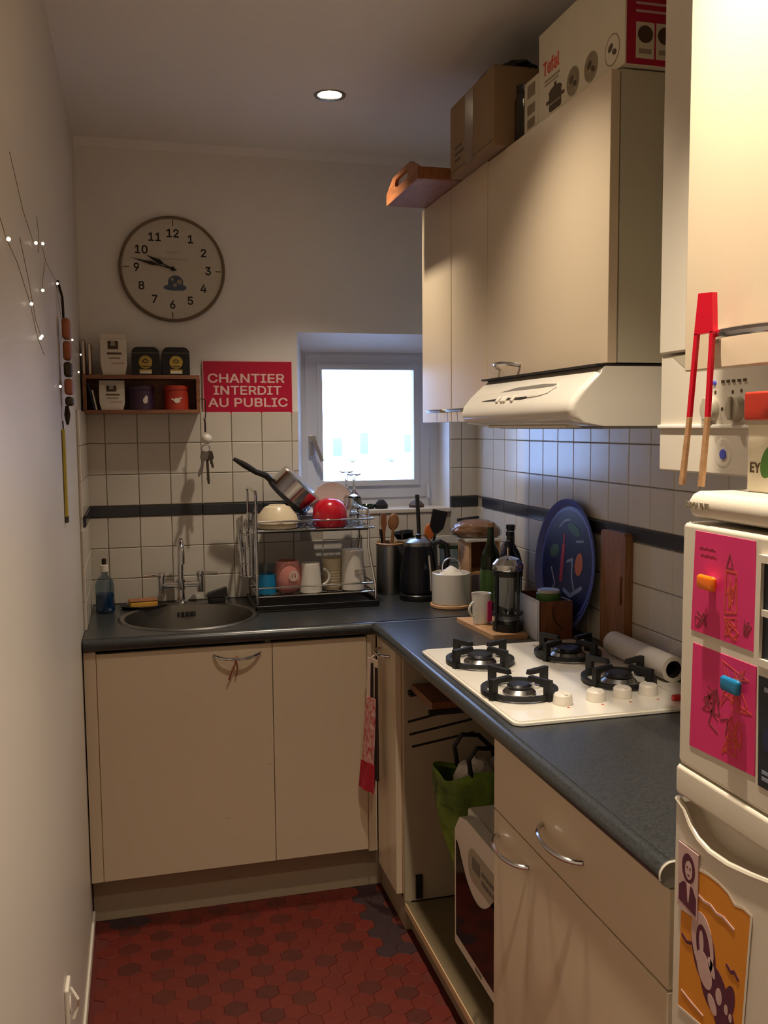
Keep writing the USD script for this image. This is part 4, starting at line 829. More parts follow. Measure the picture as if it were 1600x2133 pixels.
for k in range(12):
    a = k*math.pi/6; ms.append(cyl((gx+.0225*math.cos(a), gy+.0225*math.sin(a), 1.012), (gx+.0225*math.cos(a), gy+.0225*math.sin(a), 1.14), .0014, n=5))
ms.append(tube([(gx, gy+.022, 1.14), (gx+.014, gy+.022, 1.153), (rx0-.004, gy+.022, 1.16)], .0018, 6)); part(cbx, 'wire_cage', cat_(ms), 'chrome')
part(cbx, 'floor', cyl((gx, gy, 1.011), (gx, gy, 1.013), .0225), 'brushed_steel')
def cutlery(name, dx, dy, lean, L, kind, label):
    a = np.array([gx+dx, gy+dy, 1.0135]); d = np.array([lean[0], lean[1], 1.0]); d /= np.linalg.norm(d); b = a+d*L
    t = thing(name, label, 'cutlery', a); part(t, 'handle', tube([a, a+d*L*.5, b-d*.04], [.0050, .0040, .0026], 7), 'chrome')
    u = np.array([.55, -.83, 0]); u -= d*(u@d); u /= np.linalg.norm(u); n_ = np.cross(u, d)
    if kind == 'spoon': m_ = on(lathe([(0, -.0025), (.009, -.001), (.011, .001), (.0095, .001), (0, -.001)], n=18, sx=1, sy=1.75), b-d*.022, (tuple(u), tuple(d), tuple(n_)))
    elif kind == 'fork': m_ = on(extr(unary_union([rect(-.009, .009, -.04, -.022, .003)]+[rect(x-.0012, x+.0012, -.025, .0) for x in (-.0078, -.0026, .0026, .0078)]), .0015), b, (tuple(u), tuple(d), tuple(n_)))
    else: m_ = on(extr(Polygon([(-.004, -.045), (.004, -.045), (.008, -.02), (.007, 0), (.0, .012), (-.004, 0)]), .0015), b, (tuple(u), tuple(d), tuple(n_)))
    part(t, dict(spoon='bowl', fork='tines', knife='blade')[kind], m_, 'chrome')
cutlery('spoon', -.008, -.006, (-.09, 0, 0), .185, 'spoon', 'steel spoon standing in the cutlery basket, leaning left')
cutlery('fork', .006, -.008, (.02, -.05, 0), .195, 'fork', 'steel fork standing in the front of the cutlery basket')
cutlery('knife', .009, .006, (.08, .02, 0), .20, 'knife', 'steel knife standing in the cutlery basket beside the rack post')
cutlery('spoon', -.004, .010, (.03, .04, 0), .175, 'spoon', 'steel spoon standing upright at the back of the cutlery basket')
cutlery('fork', -.012, .004, (-.05, .06, 0), .17, 'fork', 'steel fork leaning to the back left of the cutlery basket')
cutlery('fork', .012, -.010, (.04, -.03, 0), .188, 'fork', 'steel fork leaning forward right in the cutlery basket')
cutlery('spoon', .0, -.014, (-.03, -.04, 0), .180, 'spoon', 'steel spoon at the very front of the cutlery basket')
cutlery('knife', -.014, -.004, (-.10, -.02, 0), .165, 'knife', 'short steel knife leaning far left out of the cutlery basket')
def vessel(t, prof, c, m_, n=36, name='body'): return part(t, name, lathe(prof, c, n), m_)
def cup_prof(r0, r1, h, w=.003): return [(0, 0), (r0, 0), (r0+.002, .003), (r1, h), (r1-w, h), (r0-w, .006), (0, .005)]
def inv(prof, h): return [(r_, h-z) for r_, z in prof][::-1]
# lower tier
x, y = .545, 2.915; t = thing('blue_glass', 'blue tumbler with frosted upper part on the lower rack tier, left end', 'tumbler', (x, y, ZL))
vessel(t, [(0, 0), (.029, 0), (.030, .062), (.028, .062), (.027, .004), (0, .004)], (x, y, ZL), 'plastic_blue'); part(t, 'rim_band', lathe([(.030, .0625), (.031, .094), (.0295, .094), (.0285, .0625)], (x, y, ZL), 32), 'thin_film')
x, y = .612, 2.924; t = thing('pink_mug', 'round pink mug with a cream emblem on the lower rack tier', 'mug', (x, y, ZL))
vessel(t, [(0, 0), (.028, 0), (.042, .014), (.047, .045), (.043, .078), (.034, .100), (.031, .100), (.040, .077), (.044, .045), (.038, .016), (0, .008)], (x, y, ZL), 'ceramic_pink')
part(t, 'emblem', on(extr(ell(0, 0, .017).difference(ell(0, 0, .013)), .0015), (x+.012, y-.0465, ZL+.056), ((.97, .25, 0), (0, 0, 1), (.25, -.97, 0))), 'emblem_cream', smooth=False)
part(t, 'emblem', on(extr(unary_union([ell(0, 0, .0125)]).difference(unary_union([rect(-.007, -.004, -.006, .005), rect(.003, .006, -.006, .005), rect(-.007, .006, .004, .007)])), .0015), (x+.012, y-.0465, ZL+.056), ((.97, .25, 0), (0, 0, 1), (.25, -.97, 0))), 'emblem_cream', smooth=False)
part(t, 'handle', tube(arc((x+.010, y+.040, ZL+.052), (.2, .98, 0), (0, 0, 1), .022, -80, 80, 12), .0045, 8), 'ceramic_pink')
x, y = .683, 2.905; t = thing('white_mug', 'cream white mug drying upside down on the lower rack tier', 'mug', (x, y, ZL))
vessel(t, inv(cup_prof(.028, .036, .092), .092), (x, y, ZL), 'ceramic_white'); part(t, 'handle', tube(arc((x+.032, y-.006, ZL+.046), (1, -.15, 0), (0, 0, 1), .026, -75, 75, 14), .0048, 8), 'ceramic_white')
x, y = .757, 2.935; t = thing('ribbed_tumbler', 'ribbed cream tumbler between the white mug and the tall white beaker', 'tumbler', (x, y, ZL))
vessel(t, [(0, 0), (.028, 0)]+[q for k in range(7) for q in ((.0295, .006+.009*k), (.0315, .0105+.009*k))]+[(.031, .075), (.032, .10), (.0295, .10), (.027, .008), (0, .006)], (x, y, ZL), 'ceramic_cream')
x, y = .822, 2.915; t = thing('tall_beaker', 'tall white beaker with two printed lines at the right end of the rack', 'beaker', (x, y, ZL))
vessel(t, inv(cup_prof(.033, .038, .128), .128), (x, y, ZL), 'ceramic_white')
for z in (.062, .050): part(t, 'print', on(extr(rect(-.008, .018, 0, .0045), .002), (x+.006, y-.0365, ZL+z), 'cam'), 'ink_faint', smooth=False)
# upper tier
def bowl(name, x, y, r, h, m_, label, z=ZU, extra=0):
    t = thing(name, label, 'bowl', (x, y, z)); vessel(t, [(r, 0), (r+.0015, .003), (r*.93, h*.45), (r*.62, h*.88), (r*.42, h*.96), (r*.40, h), (0, h), (0, h-.004), (r*.38, h-.004), (r*.6, h*.88-.004), (r*.9, h*.45), (r-.003, .002), (r, 0)], (x, y, z), m_, 44)
    return t
bowl('cream_bowl', .584, 2.932, .062, .056, 'ceramic_cream', 'lower of two nested cream bowls upside down at the left of the upper rack tier')
bowl('cream_bowl', .584, 2.932, .0655, .059, 'ceramic_cream', 'upper of two nested cream bowls upside down at the left of the upper rack tier', z=ZU+.0135)
t = thing('red_bowl', 'glossy round red plastic bowl upside down on the upper tier of the rack', 'bowl', (.752, 2.930, ZU))
part(t, 'body', lathe([(.0515, 0), (.0545, .012), (.0560, .032), (.0535, .052), (.046, .070), (.032, .083), (.016, .088), (0, .089), (0, .085), (.030, .079), (.044, .067), (.051, .050), (.053, .03), (.050, .001), (.0515, 0)], (.752, 2.928, ZU), 44), 'plastic_red')
pl = thing('plate', 'pale milky plate standing on edge behind the red bowl on the rack', 'plate', (.755, 2.995, ZU))
part(pl, 'dish', lathe([(0, 0), (.045, 0), (.068, .008), (.0675, .010), (.044, .003), (0, .003)], (.772, 2.992, ZU+.0685), 48, axis=(0, -1, .12)), 'plastic_milky')
po_ = thing('saucepan', 'shiny stainless saucepan with long black handle, tilted upside down on the upper rack tier', 'saucepan', (.62, 3.02, ZU))
pa = np.array([.68, -.16, .72]); pa /= np.linalg.norm(pa); pc = np.array([.628, 3.022, 1.236])
part(po_, 'body', lathe([(.079, 0), (.079, .072), (.074, .078), (0, .079), (0, .075), (.072, .074), (.076, .070), (.076, 0), (.079, 0)], pc, 48, axis=tuple(pa)), 'chrome')
part(po_, 'rim', lathe([(.0795, -.001), (.0815, .002), (.0815, .012), (.0792, .014), (.0792, -.001), (.0795, -.001)], pc, 48, axis=tuple(pa)), 'black_iron')
hd_ = np.array([-.72, -.10, .66]); hd_ -= pa*(hd_@pa); hd_ /= np.linalg.norm(hd_); h0 = pc+hd_*.082+pa*.010
part(po_, 'bracket', hull([h0+hd_*a+np.array(pa)*b+np.cross(hd_, pa)*c for a in (-.002, .022) for b in (-.007, .009) for c in (-.009, .009)]), 'black_plastic')
part(po_, 'handle', tube([h0+hd_*.0+pa*.003, h0+hd_*.02+pa*.003, h0+hd_*.05-pa*.008+[-.004, 0, .0], h0+hd_*.095-pa*.018, h0+hd_*.135-pa*.026], [.009, .0105, .009, .0105, .006], 10), 'black_plastic')
def wineglass(x, y, r, h, label):
    t = thing('drinking_glass', label, 'glass', (x, y, ZU)); part(t, 'bowl', lathe([(r, 0), (r*1.08, h*.35), (r*.8, h*.55), (.006, h*.66), (.0045, h*.70), (.0045, h*.94), (r*.85, h*.985), (r*.85, h), (0, h), (0, h*.60), (r*.76, h*.53), (r*1.03, h*.35), (r-.0015, 0.0)], (x, y, ZU), 28), 'clear_glass')
wineglass(.832, 2.925, .026, .165, 'stemmed glass upside down on the upper tier, right front corner')
wineglass(.826, 3.01, .027, .170, 'stemmed glass upside down on the upper tier, behind the other stemmed glass')

# ================================================================ WINDOW SILL
def small_dark(x, y, r, h, m_, label, name): 
    t = thing(name, label, name.replace('_', ' '), (x, y, WZ0+.004)); part(t, 'body', lathe([(0, 0), (r, 0), (r*1.05, h*.4), (r*.7, h*.8), (r*.4, h), (0, h)], (x, y, WZ0+.004), 24), m_); return t
small_dark(.985, D+.03, .022, .030, 'bristle_black', 'small dark pot on the window sill behind the utensils', 'pot')
small_dark(1.115, D+.035, .026, .024, 'print_brown', 'brown lump of pumice at the right end of the window sill', 'stone')
t = thing('sill_dish', 'long shallow greenish dish lying on the window sill', 'dish', (.90, D+.03, WZ0+.004)); part(t, 'body', lathe([(0, 0), (.040, 0), (.052, .014), (.049, .014), (.038, .003), (0, .003)], (.915, D+.04, WZ0+.004), 32, 1.1, .6), 'bottle_green')
# ================================================================ CLUTTER IN THE RIGHT CORNER OF THE COUNTER
def utensil(name, base, top, label, cat, head, m_, mh=None, r=.005):
    a, b = np.array(base, float), np.array(top, float); t = thing(name, label, cat, base)
    part(t, 'handle', tube([a, a+(b-a)*.5, b], [r*.85, r*.9, r], 8), m_)
    d = (b-a)/np.linalg.norm(b-a); u = np.cross(d, [0, 1, 0]); u /= np.linalg.norm(u); n_ = np.cross(u, d)
    if head == 'spoon': m = on(lathe([(0, -.004), (.017, -.002), (.020, .002), (.018, .003), (0, -.001)], n=22, sy=1.45), b+d*.022, (tuple(u), tuple(d), tuple(n_)))
    elif head == 'spatula': m = on(extr(Polygon([(-.006, 0), (.006, 0), (.022, .02), (.024, .075), (-.024, .075), (-.022, .02)]).buffer(.003), .004), b, (tuple(u), tuple(d), tuple(n_)))
    elif head == 'ladle': m = on(lathe([(0, -.028), (.025, -.021), (.036, 0), (.034, 0), (.023, -.018), (0, -.024)], n=24), b+u*.03, (tuple(u), tuple(n_*-1), tuple(d)))
    elif head == 'flat': m = on(extr(Polygon([(-.005, 0), (.005, 0), (.011, .03), (.010, .055), (0, .065), (-.010, .055), (-.011, .03)]), .005), b, (tuple(u), tuple(d), tuple(n_)))
    else: m = None
    if m is not None: part(t, 'head', m, mh or m_)
    return t
uj = thing('utensil_jar', 'tall brushed steel jar of kitchen utensils in the corner under the window', 'jar', (.985, 3.035, ZT)); ux, uy = .985, 3.055
part(uj, 'jar', lathe([(0, 0), (.047, 0), (.048, .003), (.048, .168), (.046, .168), (.046, .006), (0, .006)], (ux, uy, ZT), 40), 'brushed_steel'); part(uj, 'rim', lathe([(.0462, .1685), (.049, .170), (.0505, .174), (.047, .176), (.0462, .1685)], (ux, uy, ZT), 40), 'wood_pale')
zz = ZT+.0075
utensil('wooden_spoon', (ux-.01, uy-.01, zz), (ux+.006, uy-.02, ZT+.225), 'wooden spoon standing head up in the steel jar', 'spoon', 'spoon', 'wood_board')
utensil('wooden_spatula', (ux-.02, uy, zz), (ux-.018, uy+.012, ZT+.21), 'flat wooden spatula in the steel jar behind the spoon', 'spatula', 'flat', 'wood_box')
utensil('black_whisk', (ux+.0, uy+.02, zz), (ux-.03, uy+.01, ZT+.22), 'thin black utensil handle standing at the left in the steel jar', 'utensil', None, 'black_plastic')
ub = thing('utensil_crock', 'dark round crock of black kitchen tools behind the kettle', 'crock', (1.09, 3.04, ZT)); vx, vy = 1.100, 3.055
part(ub, 'crock', lathe([(0, 0), (.050, 0), (.054, .02), (.052, .16), (.049, .162), (.050, .02), (0, .006)], (vx, vy, ZT), 36), 'black_plastic')
utensil('black_ladle', (vx-.01, vy-.005, zz), (vx-.042, vy-.012, ZT+.215), 'black ladle with a shiny bowl standing in the dark crock', 'ladle', 'ladle', 'black_plastic', 'kettle_black')
utensil('black_spoon', (vx+.0, vy+.012, zz), (vx-.016, vy+.005, ZT+.335), 'long black handle sticking straight up from the dark crock', 'utensil', None, 'black_plastic', r=.0075)
utensil('black_spatula', (vx-.005, vy-.018, zz), (vx+.040, vy-.024, ZT+.205), 'black spatula leaning right in the dark crock', 'spatula', 'spatula', 'black_plastic')
utensil('orange_spoon', (vx+.018, vy+.010, zz), (vx+.030, vy+.010, ZT+.185), 'short orange-brown wooden spoon in the dark crock', 'spoon', 'spoon', 'print_orange')
# kettle
kt = thing('kettle', 'black and steel electric kettle with dark handle in front of the utensil crock', 'kettle', (1.045, 2.93, ZT)); kx_, ky_ = 1.047, 2.925
part(kt, 'base', lathe([(0, 0), (.062, 0), (.064, .006), (.064, .018), (.058, .024), (0, .024)], (kx_, ky_, ZT), 40), 'black_plastic')
part(kt, 'body', lathe([(.0, .0245), (.060, .0245), (.063, .03), (.061, .08), (.054, .150), (.047, .178), (0, .178)], (kx_, ky_, ZT), 44), 'kettle_black')
part(kt, 'lid', lathe([(0, .1785), (.046, .1785), (.044, .190), (.030, .200), (0, .204)], (kx_, ky_, ZT), 40), 'brushed_steel'); part(kt, 'lid_knob', lathe([(0, .2045), (.008, .2045), (.010, .214), (0, .218)], (kx_, ky_, ZT), 16), 'black_plastic')
ha = math.radians(-12); hv = np.array([math.cos(ha), math.sin(ha), 0])
part(kt, 'handle', tube([np.array([kx_, ky_, ZT])+hv*a+[0, 0, z] for a, z in ((.043, .182), (.07, .190), (.092, .178), (.096, .14), (.088, .09), (.062, .055))], [.007, .009, .010, .010, .009, .007], 10), 'black_plastic')
part(kt, 'spout', hull([(kx_-.046, ky_-.012, ZT+.174), (kx_-.046, ky_+.012, ZT+.174), (kx_-.072, ky_-.003, ZT+.176), (kx_-.072, ky_+.003, ZT+.176), (kx_-.052, ky_-.012, ZT+.14), (kx_-.052, ky_+.012, ZT+.14)]), 'kettle_black')
part(kt, 'water_gauge', tube([(kx_+.024, ky_-.0585, ZT+.035), (kx_+.023, ky_-.057, ZT+.09), (kx_+.019, ky_-.0505, ZT+.150)], .0045, 8), 'aluminium')
# white pot on a wooden base
wp = thing('ceramic_pot', 'round white ceramic pot with wire handle on a wooden base, holding a napkin', 'pot', (1.105, 2.765, ZT)); qx, qy = 1.107, 2.770
part(wp, 'wooden_base', lathe([(0, 0), (.062, 0), (.067, .003), (.067, .010), (.064, .012), (0, .012)], (qx, qy, ZT), 44), 'wood_pale')
part(wp, 'body', lathe([(0, .0125), (.059, .0125), (.061, .016), (.061, .108), (.057, .110), (.056, .108), (.056, .02), (0, .02)], (qx, qy, ZT), 48), 'ceramic_white')
part(wp, 'wire_handle', tube(np.vstack([[(qx-.030, qy, ZT+.09)], arc((qx, qy, ZT+.125), (-1, 0, 0), (0, 0, 1), .030, 10, 170, 14)*np.array([1, 1, 1]), [(qx+.030, qy, ZT+.09)]]), .0022, 7), 'chrome')
nk = thing('napkin', 'crumpled white napkin peaking out of the round ceramic pot', 'napkin', (qx, qy, ZT+.02)); s = trimesh.creation.icosphere(3, 1.0); v = np.array(s.vertices); v *= (1+.3*(meshkit.fbm(v*3.5, 3)-.5))[:, None]
v[:, 2] = np.where(v[:, 2] > 0, v[:, 2]*(1-.5*np.hypot(v[:, 0], v[:, 1])), v[:, 2]); s.vertices = v*[.045, .045, .040]+[qx, qy, ZT+.092]; part(nk, 'cloth', s, 'paper_white')
# spice rack with bread
sr = thing('spice_rack', 'small pale wooden spice shelf with a white top under the bread', 'shelf', (1.22, 2.84, ZT))
a0, a1, b0, b1 = 1.182, 1.290, 2.815, 2.92
part(sr, 'top', bx(a0-.006, a1, b0-.006, b1, ZT+.196, ZT+.206, .001), 'ceramic_white')
for x in (a0, a1-.010): part(sr, 'side_post', bx(x, x+.009, b0, b1, ZT, ZT+.1955, .001), 'wood_pale')
for z in (.0, .09): part(sr, 'shelf_board', bx(a0+.0092, a1-.0102, b0, b1, ZT+z, ZT+z+.008), 'wood_pale')
part(sr, 'back', bx(a0+.0092, a1-.0102, b1-.005, b1, ZT+.0985, ZT+.1955), 'wood_board')
bd = thing('bread_loaf', 'brown bread loaf in a clear bag lying on the spice shelf', 'bread', (1.22, 2.84, ZT+.206)); s = trimesh.creation.icosphere(4, 1.0); v = np.array(s.vertices); v *= (1+.25*(meshkit.fbm(v*2.2+3, 3)-.5))[:, None]; v[:, 2] = np.maximum(v[:, 2], -.55)
s.vertices = rotm(TM(v*[.078, .045, .036], s.faces), (0, 0, 1), -12, (0, 0, 0)).vertices+[1.225, 2.86, ZT+.2275]; part(bd, 'loaf', s, 'bread_crust')
s2_ = s.copy(); c = np.array([1.225, 2.86, ZT+.2275]); vv = (np.array(s2_.vertices)-c); vv *= (1.06+.12*(meshkit.fbm(vv*60, 2)-.4))[:, None]; vv[:, 2] = np.maximum(vv[:, 2], -.0212); s2_.vertices = vv+c; part(bd, 'bag', s2_, 'thin_film')
tb = thing('plastic_tub', 'small teal-tinted clear tub with a dark lid behind the ceramic pot', 'tub', (1.10, 2.90, ZT)); part(tb, 'tub', lathe([(0, 0), (.036, 0), (.042, .16), (.040, .16), (.034, .004), (0, .004)], (1.175, 2.965, ZT), 28), 'thin_film'); part(tb, 'lid', lathe([(0, .1605), (.044, .1605), (.044, .172), (0, .176)], (1.175, 2.965, ZT), 28), 'bottle_green')
gp = thing('spray_bottle', 'small bottle with a black spray head behind the bread', 'bottle', (1.245, 2.98, ZT)); part(gp, 'body', lathe([(0, 0), (.028, 0), (.030, .01), (.030, .17), (.012, .20), (.012, .215), (0, .215)], (1.255, 2.985, ZT), 24), 'pvc_white'); part(gp, 'spray_head', hull([(1.205, 2.975, ZT+.255), (1.205, 2.995, ZT+.255), (1.275, 2.972, ZT+.2155), (1.275, 2.998, ZT+.2155), (1.24, 2.972, ZT+.2155), (1.24, 2.998, ZT+.2155), (1.278, 2.975, ZT+.262), (1.278, 2.995, ZT+.262), (1.205, 2.975, ZT+.245), (1.205, 2.995, ZT+.245)]), 'black_plastic')
# bottles
def bottle(x, y, r, h, m_, mc, label, lab=None):
    t = thing('oil_bottle', label, 'bottle', (x, y, ZT)); part(t, 'glass', lathe([(0, 0), (r, 0), (r+.001, .004), (r+.001, h*.58), (r*.8, h*.68), (r*.38, h*.78), (r*.34, h*.95), (0, h*.95)], (x, y, ZT), 32), m_)
    part(t, 'stopper', lathe([(0, h*.9505), (r*.42, h*.9505), (r*.42, h*1.0), (0, h*1.01)], (x, y, ZT), 18), mc)
    if lab: part(t, 'label', lathe([(r+.0012, h*.12), (r+.0018, h*.125), (r+.0018, h*.48), (r+.0012, h*.485)], (x, y, ZT), 32), lab)
bottle(1.195, 2.655, .030, .275, 'bottle_green', 'wood_pale', 'green oil bottle with a cork stopper behind the coffee press', 'green_lid')
bottle(1.262, 2.66, .034, .265, 'kettle_black', 'black_plastic', 'dark bottle with black cap between the coffee press and the blue tray', None)
bottle(1.225, 2.575, .030, .255, 'bottle_green', 'black_plastic', 'dark green bottle with black cap nearest the blue tray', 'paper_white')
# cutting board and things on it
cbd = single('cutting_board', on(extr(Polygon([(1.062, 2.300), (1.160, 2.284), (1.168, 2.53), (1.045, 2.548)]).buffer(-.008).buffer(.008), .012), (0, 0, ZT), 'top'), 'wood_pale', 'pale wooden cutting board under the coffee press and small cup', 'cutting board')
zb = ZT+.012
es = thing('espresso_cup', 'small white cup with a pink band beside the coffee press', 'cup', (1.085, 2.45, zb)); ex, ey = 1.088, 2.452
part(es, 'cup', lathe([(0, 0), (.022, 0), (.024, .003), (.0275, .082), (.0285, .086), (.026, .084), (.0215, .006), (0, .005)], (ex, ey, zb), 32), 'ceramic_white')
part(es, 'pink_band', on(extr(rect(-.010, .0115, .008, .066), .0022), (ex+.016, ey-.0215, zb), ((.80, .6, 0), (0, 0, 1), (.6, -.8, 0))), 'paper_pink', 'pink band', smooth=False)
part(es, 'handle', tube(arc((ex-.024, ey-.010, zb+.044), (-.92, -.4, 0), (0, 0, 1), .020, -80, 80, 12), .0036, 7), 'ceramic_white')
fp_ = thing('french_press', 'glass coffee press with black frame and domed steel lid behind the hob', 'coffee press', (1.128, 2.355, zb)); cx_, cy_ = 1.126, 2.350
part(fp_, 'beaker', lathe([(0, .008), (.036, .008), (.038, .012), (.038, .165)], (cx_, cy_, zb), 36), 'thin_film')
part(fp_, 'base_ring', lathe([(.0385, .0), (.041, .0), (.041, .020), (.0385, .020), (.0385, .0)], (cx_, cy_, zb), 36), 'black_iron')
part(fp_, 'coffee_grounds', lathe([(0, .0105), (.0355, .0135), (.0355, .026), (0, .026)], (cx_, cy_, zb), 30), 'slot_dark')
for z0, z1 in ((.044, .050), (.150, .164)): part(fp_, 'band', lathe([(.0385, z0), (.041, z0), (.041, z1), (.0385, z1), (.0385, z0)], (cx_, cy_, zb), 36), 'black_iron')
for k in range(4):
    a = math.radians(20+90*k); p = np.array([cx_+.0405*math.cos(a), cy_+.0405*math.sin(a), zb]); d = np.array([-math.sin(a), math.cos(a), 0])
    part(fp_, 'strap', tube([p+[0, 0, .002], p+[0, 0, .166]], .0032, 6), 'black_iron')
part(fp_, 'lid', lathe([(0, .1655), (.041, .1655), (.043, .170), (.042, .182), (.030, .196), (.010, .203), (0, .204)], (cx_, cy_, zb), 40), 'chrome')
part(fp_, 'plunger', cat_([cyl((cx_, cy_, zb+.204), (cx_, cy_, zb+.226), .0025, n=8), cyl((cx_, cy_, zb+.03), (cx_, cy_, zb+.165), .002, n=8)]), 'chrome'); part(fp_, 'plunger_plate', cyl((cx_, cy_, zb+.030), (cx_, cy_, zb+.034), .035), 'brushed_steel')
kn = lathe([(0, .226), (.007, .227), (.0105, .235), (.008, .244), (0, .247)], (cx_, cy_, zb), 20); part(fp_, 'knob', kn, 'black_plastic')
part(fp_, 'handle', tube([(cx_+.026, cy_+.032, zb+.150), (cx_+.042, cy_+.05, zb+.150), (cx_+.046, cy_+.055, zb+.10), (cx_+.042, cy_+.05, zb+.045), (cx_+.026, cy_+.032, zb+.045)], .0055, 8), 'black_plastic')
# wooden crate
cr = thing('wooden_crate', 'small dark wooden crate with white papers, between the coffee press and the blue tray', 'crate', (1.22, 2.34, ZT)); c0, c1, e0, e1 = 1.178, 1.268, 2.245, 2.43
for (x0_, x1_, y0_, y1_) in ((c0, c1, e0, e0+.008), (c0, c1, e1-.008, e1), (c0, c0+.008, e0+.0082, e1-.0082), (c1-.008, c1, e0+.0082, e1-.0082)): part(cr, 'side', bx(x0_, x1_, y0_, y1_, ZT, ZT+.104, .001), 'wood_box')
part(cr, 'bottom', bx(c0+.0082, c1-.0082, e0+.0082, e1-.0082, ZT, ZT+.006), 'wood_box')
part(cr, 'string', tube([(c0+.03, e0-.0012, ZT+.09), (c0+.035, e0-.0022, ZT+.055), (c0+.06, e0-.0022, ZT+.03)], .0013, 5), 'slot_dark')
lt = thing('letters', 'white envelopes leaning against the left side of the wooden crate', 'papers', (c0, 2.33, ZT))
for k in range(2): part(lt, 'sheet', hull([(c0-.0045-.003*k-dx, y, z) for dx in (0, .0015) for y, z in ((e0+.002+.004*k, ZT), (e1-.03, ZT), (e0+.002+.004*k, ZT+.107-.006*k), (e1-.03, ZT+.110-.006*k))]), 'reveal_paint')
gj = thing('green_jar', 'round jar with white top and green band inside the wooden crate', 'jar', (1.225, 2.30, ZT+.006)); part(gj, 'jar', lathe([(0, .006), (.030, .006), (.031, .10), (0, .10)], (1.222, 2.297, ZT), 32), 'ceramic_white')
part(gj, 'green_band', lathe([(.0312, .088), (.033, .089), (.033, .118), (.031, .120), (0, .120), (0, .1005), (.0312, .1005), (.0312, .088)], (1.222, 2.297, ZT), 32), 'green_lid'); part(gj, 'lid', lathe([(0, .1202), (.030, .1202), (.031, .126), (.028, .128), (0, .127)], (1.222, 2.297, ZT), 32), 'ceramic_white')
# blue round tray leaning on the wall
bt = thing('round_tray', 'large blue painted tin tray leaning against the tiled wall', 'tray', (1.29, 2.345, ZT+.0))
R_ = .182; lean = np.array([-1, 0, .09]); lean /= np.linalg.norm(lean); uY = np.array([0, -1, 0.0]); vU = np.cross(lean, uY); ct = np.array([1.3005, 2.352, ZT]) + vU*(R_+.004) 
ct = np.array([1.3015, 2.352, ZT+.183])
axt = (tuple(uY), tuple(vU), tuple(lean))
part(bt, 'rim', on(lathe([(R_-.020, .002), (R_-.004, .012), (R_, .013), (R_+.001, .011), (R_-.016, -.001), (R_-.020, -.001), (R_-.020, .002)], n=64), ct, axt), 'tray_blue')
part(bt, 'plate', on(lathe([(0, -.001), (R_-.0195, -.001), (R_-.0195, .002), (0, .002)], n=64), ct, axt), 'tray_navy')
def ontray(poly, m_, n='painting', t=.0006): part(bt, n, on(extr(poly, t), ct+lean*.002, axt), m_, smooth=False)
ontray(ell(0, 0, R_-.022).difference(ell(0, 0, R_-.030)), 'tray_blue', 'painted_ring')
ontray(unary_union([rect(-.034, -.016, -.05, .055, .006), rect(-.029, -.021, .05, .085, .003)]), 'print_scarlet', 'painted_bottle')
ontray(unary_union([ell(.075, .01, .022, .030), ell(.078, .03, .012)]), 'print_orange', 'painted_fruit')
ontray(unary_union([stroke([(.005, .01), (.035, .02), (.04, -.03), (.06, -.06)], .008), stroke([(.0, -.07), (.04, -.08), (.10, -.05)], .012), stroke([(-.08, -.09), (-.03, -.10)], .010)]), 'print_pale', 'painted_lines')
ontray(unary_union([ell(-.08, .03, .030, .018, rot=20), ell(.03, .10, .04, .014, rot=-15)]), 'print_green', 'painted_leaves')
ontray(unary_union([stroke([(-.09, -.02), (-.06, -.06), (-.075, -.085)], .007), stroke([(.05, .07), (.09, .075)], .006), stroke([(-.06, .10), (-.03, .12), (.0, .125)], .006)]), 'print_pale', 'painted_lines')
wbd = thing('chopping_board', 'tall brown wooden chopping board standing against the wall tiles beside the blue tray', 'chopping board', (1.31, 2.07, ZT+.0065))
kbp = rect(-2.158, -2.035, ZT+.0095, 1.203, .01).difference(stroke([(-2.052, 1.09), (-2.052, 1.03)], .012))
part(wbd, 'board', on(extr(kbp, .022), (1.3245, 0, 0), 'left'), 'wood_board')
# paper roll on the hob edge
pr = thing('paper_roll', 'white baking paper roll lying along the wall at the back of the hob', 'paper roll', (1.279, 1.9, ZT+.0095))
rz = ZT+.0095+.0285
prof = [(.019, 0), (.0285, 0), (.0285, .265), (.019, .265), (.019, 0)]
part(pr, 'paper', lathe(prof, (1.2725, 1.765, rz), 32, axis=(0, 1, 0)), 'paper_white'); part(pr, 'core', lathe([(.0165, .001), (.0188, .001), (.0188, .264), (.0165, .264), (.0165, .001)], (1.2725, 1.765, rz), 24, axis=(0, 1, 0)), 'slot_dark')
part(pr, 'loose_sheet', hull([(1.238, 1.765, rz-.012), (1.238, 1.90, rz-.012), (1.205, 1.70, HZ+.001), (1.232, 1.66, HZ+.001), (1.26, 1.66, HZ+.001), (1.26, 1.765, rz-.026)]) if False else bx(1.225, 1.282, 1.650, 1.762, HZ+.0004, HZ+.0016), 'paper_white')
lg_ = thing('lighter', 'red gas lighter lying at the front right of the hob', 'lighter', (1.235, 1.64, HZ)); part(lg_, 'body', bx(1.196, 1.218, 1.640, 1.652, HZ+.0004, HZ+.012, .003), 'lighter_red'); part(lg_, 'cap', bx(1.2182, 1.226, 1.641, 1.651, HZ+.0004, HZ+.010, .002), 'chrome')

